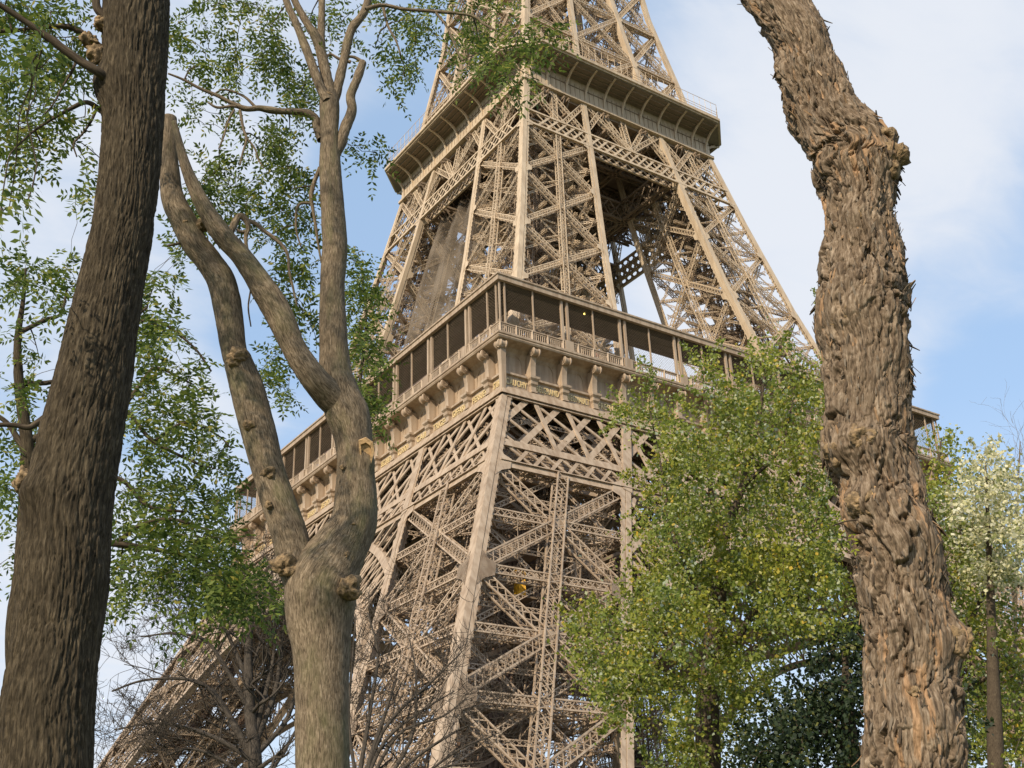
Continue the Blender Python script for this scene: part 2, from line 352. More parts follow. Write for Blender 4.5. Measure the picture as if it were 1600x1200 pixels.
bg = belt.build('belt_girder', IRON, tower)
for k in (1, 2, 3): dup(bg, k*math.pi/2, tower)
ar = MB(); RE, RI = 43.6, 39.4
def apt(R, t): return (R*math.sin(t), R*math.cos(t))
def inside_leg(x, z): return abs(x) > w(z)-16+.3
T = np.linspace(-1.02, 1.02, 121)
for R, hw, o0, o1 in ((RE, .35, .05, .6), (RI, .35, .0, .9)):
    rings = []
    for t in T:
        if R == RE and abs(apt(R, t)[0]) > w(apt(R, t)[1])-15.7: continue
        x0, z0 = apt(R-hw, t); x1, z1 = apt(R+hw, t); z0 = max(z0, 0); z1 = max(z1, 0)
        rings.append([P3(x0, z0, o0), P3(x1, z1, o0), P3(x1, z1, o1), P3(x0, z0, o1)])
    ar.loft(rings)
t = np.linspace(-1.0, 1.0, 61)
A = np.array([P3(*apt(RE-.3, a), .3) for a in t]); B = np.array([P3(*apt(RI+.3, a), .3) for a in t])
okk = np.abs(A[:, 0]) < w(A[:, 2])-15.6
ok2 = okk[:-1] & okk[1:]; ar.bars(A[:-1][ok2], B[1:][ok2], .16, .12, up=(0, 1, 0)); ar.bars(B[:-1][ok2], A[1:][ok2], .16, .12, up=(0, 1, 0)); ar.bars(A[okk][::4], B[okk][::4], .3, .14, up=(0, 1, 0))
# spandrel: plate under the belt and along the leg, radial bars with round heads to the arch
for sg in (-1, 1):
    for t0 in np.arange(.30, .80, .048):
        x, z = apt(RE+.3, t0); dx, dz = math.sin(t0), math.cos(t0)
        k = 0
        while True:
            k += .1; X, Z = x+dx*k, z+dz*k
            if Z > 44.0 or X > w(Z)-15.9: break
        if k < .4: continue
        ar.bars([P3(sg*x, z, .25)], [P3(sg*X, Z, .25)], .2, .22, up=(0, 1, 0))
        h = min(.9, k*.5); c0 = (X-dx*h, Z-dz*h); wid = (RE+k)*.048/2
        px_, pz_ = dz, -dx                          # sideways
        for q in (-1, 1):
            pts = [(X, Z), (X+q*px_*wid, Z+q*pz_*wid), (X+q*px_*wid-dx*h*.35, Z+q*pz_*wid-dz*h*.35), (X+q*px_*wid*.45-dx*h*.6, Z+q*pz_*wid*.45-dz*h*.6), (c0[0], c0[1])]
            ar.loft([[P3(sg*a, b, .2) for a, b in pts], [P3(sg*a, b, .3) for a, b in pts]])
    pts = [(w(44)-15.6, 44.0), (15.2, 44.0), (13.4, 42.9), (w(41.4)-17.4, 41.6), (w(40)-17, 39.3), (w(34)-16.6, 33.8), (w(34)-15.6, 33.8)]
ao = ar.build('arch', IRON, tower)
for k in (1, 2, 3): dup(ao, k*math.pi/2, tower)
# ---- first floor slab, inner girders
fl = MB()
for k in range(4):
    c, s_ = [(1, 0), (0, 1), (-1, 0), (0, -1)][k]
    def rot(P): P = np.asarray(P, float); return np.stack([P[..., 0]*c-P[..., 1]*s_, P[..., 0]*s_+P[..., 1]*c, P[..., 2]], -1)
    # deck ring trapezoid
    q = np.array([(-33.2, -33.2), (33.2, -33.2), (14, -14), (-14, -14)])
    fl.loft([rot(np.c_[q, np.full(4, 56.4)]), rot(np.c_[q, np.full(4, 57.3)])])
    for y in (-30, -26, -22, -18, -15):
        a_ = rot(np.array([(-abs(y)+1, y, 54.8), (abs(y)-1, y, 54.8)])); fl.girder(a_[0], a_[1], (0, 0, 1), .6, 2.4, 2.2, .22, .14)
    a_ = rot(np.array([(-32, -18.6, 48), (32, -18.6, 48)]))
    fl.girder(a_[0], a_[1], rot(np.array([0, -1., 0])), 7.0, 1.0, 4.2, .5, .4)
    a_ = rot(np.array([(-24, -14.2, 52), (24, -14.2, 52)])); fl.girder(a_[0], a_[1], rot(np.array([0, -1., 0])), 5.0, 1.0, 3, .4, .3)
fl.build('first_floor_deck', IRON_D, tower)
# ---- frieze with the names
fz = MB()
prof = [(-34.45, 52.05), (-34.45, 52.25), (-34.12, 52.32), (-34.05, 52.5), (-34.0, 53.72), (-34.28, 53.78), (-34.28, 54.0), (-33.6, 54.1), (-33.55, 55.2), (-33.6, 56.1), (-33.8, 56.55), (-34.15, 56.88), (-34.6, 57.0), (-35.3, 57.08), (-35.4, 57.25), (-35.3, 57.42), (-35.42, 57.5), (-35.42, 57.72), (-35.0, 57.75), (-33.0, 57.75)]
fz.loft([[(y, y, z) for y, z in prof], [(-y, y, z) for y, z in prof]], closed=False)
# small arcade mouldings on the cove panels
for k in range(18):
    x0 = -30.7+3.9*(k-1) if k else -34.3; x1 = -30.7+3.9*k if k < 17 else 34.3
    xc, hw = (x0+x1)/2, (x1-x0)/2-.75
    tt = np.linspace(0, math.pi, 13); A = np.array([(xc-hw*math.cos(a), -33.59-.12*math.sin(a), 55.3+1.1*math.sin(a)) for a in tt]); A = np.concatenate([[(xc-hw, -33.57, 54.1)], A, [(xc+hw, -33.57, 54.1)]])
    fz.bars(A[:-1], A[1:], .08, .05, up=(0, 1, 0))
fr = fz.build('frieze', IRON, tower)
def console_mesh():
    mb = MB()
    # shaft swelling outwards to the scroll
    pf = [(0, 0, 0), (-34.42, 54.1, .31), (-34.48, 55.2, .31), (-34.62, 56.0, .31), (-34.9, 56.55, .34)]
    mb.loft([[(-h, -33.4, z), (h, -33.4, z), (h, y, z), (-h, y, z)] for y, z, h in pf[1:]])
    # scroll: two volutes on a drum
    t_ = np.linspace(0, 2*math.pi, 21)[:-1]
    def ring(x, r): return [(x, -34.9+r*math.cos(a), 56.62+r*math.sin(a)) for a in t_]
    mb.loft([ring(-.42, .30), ring(-.42, .46), ring(-.30, .50), ring(-.26, .40), ring(.26, .40), ring(.30, .50), ring(.42, .46), ring(.42, .30)])
    for sx in (-1, 1):
        a = np.linspace(0, 5*math.pi, 40); r = np.linspace(.08, .40, 40)
        q = np.array([(sx*.44, -34.9-rr*math.cos(aa), 56.62+rr*math.sin(aa)) for aa, rr in zip(a, r)]); mb.bars(q[:-1], q[1:], .06, .09, up=(1, 0, 0))
    # foot: moulded cap and block beside the names
    mb.loft([[(-h, -33.9, z), (h, -33.9, z), (h, y, z), (-h, y, z)] for y, z, h in ((-34.55, 52.3, .36), (-34.55, 52.45, .36), (-34.42, 52.5, .3), (-34.42, 53.0, .3), (-34.6, 53.2, .42), (-34.62, 53.55, .42), (-34.82, 53.75, .58), (-34.85, 53.98, .6), (-34.3, 54.12, .34))])
    return mb
con0 = console_mesh().build('console', IRON, fr); con0.location.x = VX[0]
for x in VX[1:]:
    c_ = dup(con0, 0, fr); c_.location.x = x
mb = MB()                                           # corner console at the left end of each side
q = np.array([(-1, -1), (1, -1)])
def crn(r0, z, h): return [(-r0-.0, -r0-.0, z), (-r0+h, -r0, z), (-r0+h, -r0+h, z), (-r0, -r0+h, z)]
mb.loft([crn(34.62, 50.4, .12), crn(34.66, 52.4, .5), crn(34.66, 54.5, .55), crn(34.8, 56.1, .62), crn(34.95, 56.4, .7)])
t_ = np.linspace(0, 2*math.pi, 17)[:-1]
for (ex, ey) in ((0, -1), (-1, 0)):
    cx_, cy_ = -34.62, -34.62
    rr = lambda k_, r: [((cx_+k_ if ey else cx_-.18+r*math.cos(a)*1), (cy_-.18+r*math.cos(a) if ey else cy_+k_), 56.6+r*math.sin(a)) for a in t_]
    mb.loft([rr(-.4, .26), rr(-.4, .44), rr(-.28, .48), rr(-.22, .38), rr(.22, .38), rr(.28, .48), rr(.4, .44), rr(.4, .26)])
mb.build('corner_console', IRON, fr)
NAMES = {0: 'CAUCHY BELGRAND REGNAULT FRESNEL PRONY VICAT EBELMEN COULOMB POINSOT FOUCAULT DELAUNAY MORIN HAUY COMBES THENARD ARAGO POISSON MONGE'.split(),
         -1: 'JAMIN GAY-LUSSAC FIZEAU SCHNEIDER LE_CHATELIER BERTHIER BARRAL DE_DION GOUIN JOUSSELIN BROCA BECQUEREL CORIOLIS CAIL TRIGER GIFFARD PERRIER STURM'.split()}
frs = {0: fr}
for k in (-1, 1, 2): frs[k] = dup(fr, k*math.pi/2, tower)
def letters(txt, x, par, width):
    cu = bpy.data.curves.new('tmp', 'FONT'); cu.body = txt.replace('_', ' '); cu.size = .95; cu.extrude = .035; cu.align_x = 'CENTER'; cu.space_character = 1.1; cu.offset = .012
    o = bpy.data.objects.new('tmp', cu); COL.objects.link(o); bpy.context.view_layer.update()
    me = bpy.data.meshes.new_from_object(o.evaluated_get(bpy.context.evaluated_depsgraph_get())); bpy.data.objects.remove(o)
    co = np.empty(len(me.vertices)*3); me.vertices.foreach_get('co', co); co = co.reshape(-1, 3)
    wx = np.ptp(co[:, 0]); f = min(1.0, width/wx)
    V = np.c_[co[:, 0]*f, -34.08-co[:, 2], 52.72+co[:, 1]]
    me.vertices.foreach_set('co', V.ravel()); me.update(); me.materials.clear(); me.materials.append(GOLD)
    ob = bpy.data.objects.new('name_lettering', me); COL.objects.link(ob); ob.parent = par; ob.location.x = x
for k, ns in NAMES.items():
    for i, nme in enumerate(ns):
        x0 = VX[i-1] if i else -34.4; x1 = VX[i] if i < 17 else 34.4
        letters(nme, (x0+x1)/2, frs[k], (x1-x0)-1.15)
# ---- gallery: roof, posts, railing, netting
gr = MB()
o_, i_ = 34.85, 30.1
for k in range(4):
    c, s_ = [(1, 0), (0, 1), (-1, 0), (0, -1)][k]
    def rot(P): P = np.asarray(P, float); return np.stack([P[..., 0]*c-P[..., 1]*s_, P[..., 0]*s_+P[..., 1]*c, P[..., 2]], -1)
    q = [(-o_, -o_), (o_, -o_), (i_, -i_), (-i_, -i_)]
    gr.loft([rot(np.c_[np.array(q), np.full(4, 64.12)]), rot(np.c_[np.array(q), np.full(4, 64.45)])])
    f_ = [(-o_-.08, -o_-.08, 64.0), (-o_-.08, -o_-.08, 64.5), (-o_-.2, -o_-.2, 64.56), (-o_-.2, -o_-.2, 64.74), (-o_+.3, -o_+.3, 64.74), (-o_+.3, -o_+.3, 64.0)]
    gr.loft([rot(f_), rot([(-x, y, z) for x, y, z in f_])])
gr.build('gallery_roof', IRON, tower)
gb = MB()
for k in range(4):
    c, s_ = [(1, 0), (0, 1), (-1, 0), (0, -1)][k]
    q = np.array([(-34.4, -34.4, 64.06), (34.4, -34.4, 64.06), (30.2, -30.2, 64.06), (-30.2, -30.2, 64.06)]); q = np.stack([q[:, 0]*c-q[:, 1]*s_, q[:, 0]*s_+q[:, 1]*c, q[:, 2]], -1)
    gb.loft([q, q+(0, 0, .05)])
    for y in (-33.5, -32.3, -31.1):
        e = np.array([(-33.4, y, 63.98), (33.4, y, 63.98)]); e = np.stack([e[:, 0]*c-e[:, 1]*s_, e[:, 0]*s_+e[:, 1]*c, e[:, 2]], -1); gb.bars(e[:1], e[1:], .12, .14)
gb.build('shaded_ceiling', DARKROOF, tower)  # dark sheet and beams, ceiling shade painted into their colour
rl = MB(); yr = -34.98
for z, a_, b_ in ((57.92, .12, .16), (58.72, .1, .1), (58.92, .2, .12)): rl.bars([(-35.0, yr, z)], [(35.0, yr, z)], a_, b_)
xs = np.arange(-34.9, 34.95, .26); rl.bars(np.c_[xs, np.full(len(xs), yr), np.full(len(xs), 57.75)], np.c_[xs, np.full(len(xs), yr), np.full(len(xs), 58.9)], .07, .07)
xs = np.arange(-34.9, 34.95, 1.95); rl.bars(np.c_[xs, np.full(len(xs), yr-.02), np.full(len(xs), 57.74)], np.c_[xs, np.full(len(xs), yr-.02), np.full(len(xs), 58.99)], .2, .2, caps=True)
for x in [-26.35+7.83*k for k in range(8)]: rl.box((x-.55, yr-.16, 57.73), (x+.55, yr+.1, 59.0))
ro = rl.build('railing', IRON, tower)
for k in (1, 2, 3): dup(ro, k*math.pi/2, tower)
mb = MB()
for d in (-.36, .36): mb.box((d-.14, -34.62, 57.75), (d+.14, -34.36, 64.02))
pp = mb.build('gallery_post', IRON, tower)
pxs = [-26.35+7.83*k for k in range(8)]
mb = MB(); mb.box((-.07, -34.6, 57.75), (.07, -34.44, 64.02)); tp = mb.build('gallery_post', IRON, tower)
mb = MB()
for dx, dy in ((0, 0), (.62, 0), (0, .62)): mb.box((-34.62+dx, -34.62+dy, 57.75), (-34.46+dx, -34.46+dy, 64.02))
cpst = mb.build('corner_post', IRON, tower)
first = True
for k in range(4):
    if k: dup(cpst, k*math.pi/2, tower)
    c, s_ = [(1, 0), (0, 1), (-1, 0), (0, -1)][k]
    for src, xl in ((pp, pxs), (tp, [-30.4+7.83*j for j in range(9)])):
        for j, x in enumerate(xl):
            o = src if (k == 0 and j == 0) else dup(src, k*math.pi/2, tower)
            o.location = (x*c, x*s_, 0)
nt_ = MB(); A = []; B = []                           # diagonal wire netting between the posts
for x in np.arange(-34.5-5.2, 34.5, .36):
    x0, z0, x1, z1 = x, 58.9, x+5.1, 64.0
    if x0 < -34.4: z0 += -34.4-x0; x0 = -34.4
    if x1 > 34.4: z1 -= x1-34.4; x1 = 34.4
    if z1 > z0: A.append((x0, -34.45, z0)); B.append((x1, -34.45, z1)); A.append((-x0, -34.43, z0)); B.append((-x1, -34.43, z1))
nt_.bars(A, B, .014, .014, up=(0, 1, 0)); no = nt_.build('wire_netting', IRON_D, tower)
for k in (1, 2, 3): dup(no, k*math.pi/2, tower)
# pavilion standing on the west side of the deck
pv = MB(); pv.box((-29.2, -13.5, 57.3), (-19, 15, 63.6)); pv.box((-29.8, -14.1, 63.6), (-18.4, 15.6, 64.4))
for y in np.arange(-13.5, 15.1, 2.2): pv.box((-29.34, y-.12, 57.3), (-29.2, y+.12, 63.6))
pv.build('pavilion', mat('pavilion panels', (.11, .07, .05), .5, .2, .5), tower)
mb = MB(); mb.loft([[(-22.9+r*math.cos(a), -33.6+r*math.sin(a), z) for a in t_] for r, z in ((.07, 64.05), (.09, 63.92), (.03, 63.86))]); mb.build('ceiling_lamp', LAMP, tower)
# ---- second floor
bl = MB()
for z0, z1, o0, o1 in ((101.4, 101.75, -.02, .4), (104.1, 104.4, -.02, .4)):
    chord(bl, z0, z1, o0, o1, .5)
def bar2(x0, z0, x1, z1, wd, off): bl.bars([P3(x0, z0, off)], [P3(x1, z1, off)], .1, wd, up=np.cross(P3(x1, z1)-P3(x0, z0), (0, -1, .22)))
for k in range(-13, 13):
    x0 = k*1.42
    for off in (.1, 1.6):
        if abs(x0+1.2) < 18 and abs(x0-1.3) < 18:
            bar2(x0-1.25, 101.6, x0+1.25, 104.3, .3, off); bar2(x0+1.25, 101.6, x0-1.25, 104.3, .2, off+.06)
for z0, z1 in ((101.4, 101.75), (104.1, 104.4)): chord(bl, z0, z1, 1.5, 1.8, 1.5)
# struts between the belt and the frieze
for (xa, za, xb, zb_) in [(-18, 104.4, -13.2, 110.6), (-8.4, 104.4, -13.2, 110.6), (-8.2, 104.4, -4, 110.6), (0, 104.4, -4, 110.6), (-17.2, 110.4, -12, 104.4), (-7.2, 110.4, -12, 104.4), (-6.5, 110.4, 0, 104.4)]:
    for sg in (-1, 1):
        bl.girder(P3(sg*xa, za, .45), P3(sg*xb, zb_, .45), (0, -1, .2), .7, .5, .8, .1, .07)
for x in (-12.8, 0, 12.8): bl.girder(P3(x*1.04, 104.4, .5), P3(x*.96, 110.6, .5), (0, -1, .2), .8, .5, .8, .1, .07)
b2 = bl.build('upper_belt_girder', IRON2, tower)
for k in (1, 2, 3): dup(b2, k*math.pi/2, tower)
ub = MB()                                           # beams under the second floor
for k in range(4):
    c, s_ = [(1, 0), (0, 1), (-1, 0), (0, -1)][k]
    def rot(P): P = np.asarray(P, float); return np.stack([P[..., 0]*c-P[..., 1]*s_, P[..., 0]*s_+P[..., 1]*c, P[..., 2]], -1)
    for y, z in ((-7.2, 103), (-3.5, 108.5), (-10.5, 108.5), (-14, 108.5)):
        a_ = rot(np.array([(-18, y, z), (18, y, z)])); ub.girder(a_[0], a_[1], rot(np.array([0, -1., 0])), 3.0, .8, 2.2, .28, .22)
ub.box((-17, -17, 110.2), (17, 17, 111.0))
ub.build('second_floor_beams', IRON_D, tower)
f2 = MB(); a2, ch2, lp2 = 17.35, 0, 20.8
def oct_(h, c, z): return [(-h+c, -h, z), (h-c, -h, z), (h, -h+c, z), (h, h-c, z), (h-c, h, z), (-h+c, h, z), (-h, h-c, z), (-h, -h+c, z)]
rings = [oct_(h, c, z) for h, c, z in ((17.3, .2, 110.6), (17.75, .2, 110.65), (17.75, .2, 111.0), (17.4, .2, 111.1), (17.35, .25, 113.2), (17.35, .3, 114.5), (17.7, .7, 114.85), (20.6, 4.2, 114.98), (20.6, 4.2, 115.2), (20.85, 4.3, 115.25), (20.85, 4.3, 115.65), (20.6, 4.2, 115.7), (14, 2, 115.75))]
f2.loft(rings)
f2o = f2.build('upper_frieze', IRON2, tower)
mb = MB()
pf = [(-17.25, 111.1, -17.42), (-17.25, 113.0, -17.46), (-17.3, 113.6, -17.75), (-17.6, 114.1, -18.4), (-18.4, 114.6, -19.4), (-19.4, 114.95, -20.5)]
seq = [(-17.5, 111.1), (-17.55, 112.2), (-17.75, 112.9), (-18.15, 113.5), (-18.8, 114.05), (-19.6, 114.45), (-20.45, 114.68)]
mb.loft([[(-.13, y, z), (.13, y, z), (.13, y+.2, z+.26), (-.13, y+.2, z+.26)] for y, z in seq])
br0 = mb.build('bracket', IRON2, f2o); k0 = True
for k in range(4):
    c, s_ = [(1, 0), (0, 1), (-1, 0), (0, -1)][k]
    for x in [3.38*j for j in range(-5, 6)]:
        x = x if abs(x) < 16 else math.copysign(16.35, x)
        if k0: o = br0; k0 = False
        else: o = dup(br0, k*math.pi/2, f2o)
        o.location = (x*c, x*s_, 0)
mb = MB(); mb.loft([oct_(17.42, .4, 114.40), oct_(20.45, 4.1, 114.80), oct_(20.45, 4.1, 114.84), oct_(17.42, .4, 114.44)]); mb.build('shaded_soffit', mat('shaded soffit', (.19, .15, .11), .9, .15, 1), tower)  # added dark sheet, its colour stands for deep shade between the joists
mb = MB()
for k in range(4):
    c, s_ = [(1, 0), (0, 1), (-1, 0), (0, -1)][k]
    def rot(P): P = np.asarray(P, float); return np.stack([P[..., 0]*c-P[..., 1]*s_, P[..., 0]*s_+P[..., 1]*c, P[..., 2]], -1)
    for y, z in ((-18.1, 114.40), (-18.9, 114.52), (-19.7, 114.64)): mb.bars(rot([(-16.6, y, z)]), rot([(16.6, y, z)]), .16, .2)
    xs = np.arange(-16.2, 16.3, .845); mb.bars(rot(np.c_[xs, np.full(len(xs), -17.42), np.full(len(xs), 111.2)]), rot(np.c_[xs, np.full(len(xs), -17.40), np.full(len(xs), 113.6)]), .03, .06)
    mb.bars(rot([(-17, -17.4, 113.1)]), rot([(17, -17.4, 113.1)]), .1, .12)
mb.build('soffit_joists', IRON_D, tower)
mb = MB()
for z in (116.0, 116.45, 116.9): 
    q = np.array(oct_(20.6, 4.2, z)); mb.bars(q, np.roll(q, -1, 0), .05, .05)
for h in range(8):
    a_ = np.array(oct_(20.6, 4.2, 115.7)); P, Q = a_[h], a_[(h+1) % 8]; n = max(3, int(np.linalg.norm(Q-P)/1.15)); t = np.linspace(0, 1, n+1)[:, None]; q = P+(Q-P)*t; mb.bars(q, q+(0, 0, 2.7), .05, .05)
q = np.array(oct_(20.6, 4.2, 118.4)); mb.bars(q, np.roll(q, -1, 0), .05, .05)
mb.build('upper_railing', IRON2, tower)
f3 = MB()
f3.loft([oct_(h, c, z) for h, c, z in ((19.0, 3.6, 115.7), (19.0, 3.6, 116.6), (18.6, 3.5, 116.8))])
f3.build('upper_parapet', IRON2, tower)
# ---- shaft above the second floor
SH = [115.8, 126, 136, 145.5, 154.5, 163, 171, 179]
sh = pillar('shaft_leg', SH, False, .7, .2, IRON2, .62, .55, .10, .065, .5, horiz=True, post=False, inside=False)
for i in (0, 1):
    for j in (0, 1): column((115.8, 180), (i, j), .7, .2, IRON2, sh)
four(sh)
mb = MB()
for z0, z1 in zip(SH[:-1], SH[1:]):                  # X bracing across the gap between the legs
    for (A_, B_) in (((-w(z0)+p(z0)-.5, z0), (w(z1)-p(z1)+.5, z1)), ((w(z0)-p(z0)+.5, z0), (-w(z1)+p(z1)-.5, z1))):
        mb.girder(P3(*A_, .4), P3(*B_, .4), (0, -1, .15), .6, .5, None, .1, .065)
    mb.girder(P3(-w(z0)+.5, z0, .4), P3(w(z0)-.5, z0, .4), (0, -1, .15), .6, .5, None, .1, .065)
    zm = (z0+z1)/2
so_ = mb.build('shaft_bracing', IRON2, tower)
for k in (1, 2, 3): dup(so_, k*math.pi/2, tower)
mb = MB()
for (x, y) in ((-2, -2), (2, -2), (2, 2), (-2, 2), (-5, 0), (5, 0)): mb.girder((x, y, 111), (x*.6, y*.6, 180), (0, -1, 0), 1.0, .8, 1.6, .14, .09)
for z in np.arange(118, 180, 4.5): mb.box((-3, -3, z), (3, 3, z+.15))
mb.build('lift_shaft', IRON_D, tower)
mb = MB(); mb.box((-10.5, -15.4, 115.8), (-6.2, -12, 120.4)); mb.box((-10.9, -15.8, 120.4), (-5.8, -11.6, 120.9)); mb.box((5, -14.5, 115.8), (10, -11.5, 119.4)); mb.box((-13, 3, 115.8), (-11, 9, 119.4))
mb.build('kiosk', IRON2, tower)
# the draped netting in the west opening between the floors
NET = bpy.data.materials.new('net'); NET.use_nodes = True
def netmat():
    nt = NET.node_tree; N = nt.nodes; L = nt.links; b = N['Principled BSDF']; b.inputs['Base Color'].default_value = (.20, .155, .11, 1); b.inputs['Roughness'].default_value = .9
    tr = N.new('ShaderNodeBsdfTransparent'); mx = N.new('ShaderNodeMixShader'); no = N.new('ShaderNodeTexNoise'); no.inputs['Scale'].default_value = .22; no.inputs['Detail'].default_value = 4
    tc = N.new('ShaderNodeTexCoord'); L.new(tc.outputs['Object'], no.inputs[0]); mr = N.new('ShaderNodeMapRange'); L.new(no.outputs[0], mr.inputs[0]); mr.inputs[1].default_value = .35; mr.inputs[2].default_value = .65; mr.inputs[3].default_value = .12; mr.inputs[4].default_value = .62
    L.new(mr.outputs[0], mx.inputs[0]); L.new(tr.outputs[0], mx.inputs[1]); L.new(b.outputs[0], mx.inputs[2]); L.new(mx.outputs[0], N['Material Output'].inputs[0])
netmat()
mb = MB(); nu, nv = 46, 30
gy = np.linspace(0, 1, nu); gz = np.linspace(60, 101, nv); V = []
for z in gz:
    y0, y1 = -w(z)+p(z)-.3, w(z)-p(z)+.3
    for g in gy:
        y = y0+(y1-y0)*g; V.append((-w(z)+3.2+.5*math.sin(g*23+z*.05)+.25*math.sin(g*57+1.3)+.6*math.sin(z*.12), y, z))
F = [(i*nu+j, i*nu+j+1, (i+1)*nu+j+1, (i+1)*nu+j) for i in range(nv-1) for j in range(nu-1)]
mb.add(V, F); mb.build('safety_netting', NET, tower, smooth=True)
# ================================================================ THE SETTING UNDERFOOT
def gmat(name, c0, c1, sc):
    m_ = mat(name, c0, .95, .1, sc, .4); cr = [n for n in m_.node_tree.nodes if n.type == 'VALTORGB'][0]; cr.color_ramp.elements[1].color = c1+(1,); return m_
g = MB(); g.box((-3000, -3000, -.5), (3000, 3000, 0)); tag(g.build('ground', gmat('lawn', (.06, .085, .03), (.10, .11, .045), .4)), kind='structure')
g = MB(); g.box((-66, -66, 0.004), (66, 66, .008)); tag(g.build('gravel_path', gmat('gravel', (.16, .145, .12), (.2, .185, .155), 4)), kind='structure')
# ================================================================ TREES
_perm = np.random.default_rng(3).integers(0, 1 << 30, 4096)
def vnoise(P):
    P = np.asarray(P, float); I = np.floor(P).astype(int); f = P-I; f = f*f*(3-2*f)
    def h(i, j, k): return (_perm[(i+_perm[(j+_perm[k & 4095]) & 4095]) & 4095] & 0xffff)/65535.0
    r = 0
    for a in (0, 1):
        for b in (0, 1):
            for c in (0, 1):
                wt = (f[..., 0] if a else 1-f[..., 0])*(f[..., 1] if b else 1-f[..., 1])*(f[..., 2] if c else 1-f[..., 2])
                r = r+wt*h(I[..., 0]+a, I[..., 1]+b, I[..., 2]+c)
    return r*2-1
def fbm(P, o=4):
    r = 0; a = .5
    for _ in range(o): r = r+a*vnoise(P); P = np.asarray(P)*2.03+17.3; a *= .5
    return r
def catmull(P, n):
    P = np.asarray(P, float); P = np.vstack([2*P[0]-P[1], P, 2*P[-1]-P[-2]]); out = []
    for i in range(1, len(P)-2):
        t = np.linspace(0, 1, n, endpoint=False)[:, None]
        a, b, c, d = P[i-1], P[i], P[i+1], P[i+2]
        out.append(.5*((2*b)+(-a+c)*t+(2*a-5*b+4*c-d)*t*t+(-a+3*b-3*c+d)*t**3))
    out.append(P[-2][None]); return np.vstack(out)
def frames(C_):
    T_ = unit(np.gradient(C_, axis=0)); ref = unit(np.cross(T_[0], fw)) ; U_ = []
    u = ref
    for t in T_:
        u = u-t*np.dot(u, t); u = u/np.linalg.norm(u); U_.append(u)
    U_ = np.array(U_); return T_, U_, np.cross(T_, U_)
def tube(mb, pts, rad, nseg, nsub, disp=None, cap=True, bumps=()):
    """tapered limb through pts; disp(theta*r, length, theta) gives bark relief in metres; returns uv in metres, node points and radii"""
    C_ = catmull(np.c_[np.asarray(pts, float), np.asarray(rad, float)], nsub); r = np.maximum(C_[:, 3], .001); C_ = C_[:, :3]
    T_, U_, V_ = frames(C_); s_ = np.concatenate([[0], np.cumsum(np.linalg.norm(np.diff(C_, axis=0), axis=1))])
    # theta 0 faces away from the camera so that the seam of the bark lies behind
    th = np.linspace(0, 2*math.pi, nseg, endpoint=False); back = unit(C_-CAM)
    a0 = np.arctan2((back*V_).sum(1), (back*U_).sum(1)); th = th[None]+a0[:, None]
    N_ = U_[:, None]*np.cos(th)[..., None]+V_[:, None]*np.sin(th)[..., None]
    loc = (th-a0[:, None]); R_ = np.repeat(r[:, None], nseg, 1)
    rm = float(np.mean(r)); uu = loc*rm; vv = np.repeat(s_[:, None], nseg, 1)
    if disp is not None:
        cyl = np.stack([np.cos(loc)*rm, np.sin(loc)*rm, vv], -1); R_ = R_+disp(cyl, R_)
    X = C_[:, None]+N_*R_[..., None]
    for (B, amp, sg_) in bumps:
        d2 = ((X-B)**2).sum(-1); X = X+N_*(amp*np.exp(-d2/sg_**2))[..., None]
    n, k = X.shape[:2]
    i, j = np.meshgrid(np.arange(n-1), np.arange(k), indexing='ij'); j2 = (j+1) % k
    F = np.stack([i*k+j, i*k+j2, (i+1)*k+j2, (i+1)*k+j], -1).reshape(-1, 4)
    V = X.reshape(-1, 3); uv = np.stack([uu, vv], -1).reshape(-1, 2)
    if cap:
        tip = C_[-1]+T_[-1]*r[-1]*.6; V = np.vstack([V, tip]); uv = np.vstack([uv, [0, s_[-1]]])
    mb.add(V, F); mb.uv.append(uv)
    if cap:
        base = mb.n-len(V); jj = np.arange(k); mb.F.append(np.stack([(n-1)*k+jj, (n-1)*k+(jj+1) % k, np.full(k, n*k)], -1)+base)
    return C_, r, (X, N_, T_)
def px_path(lst, D, up=0):
    """[(px, py, width_px[, D])] -> points and radii"""
    P = []; R_ = []
    for q in lst:
        d = q[3] if len(q) > 3 else D
        P.append(at(q[0], q[1], d)); R_.append(q[2]/2*pxm(q[0], q[1], d))
    return np.array(P), np.array(R_)
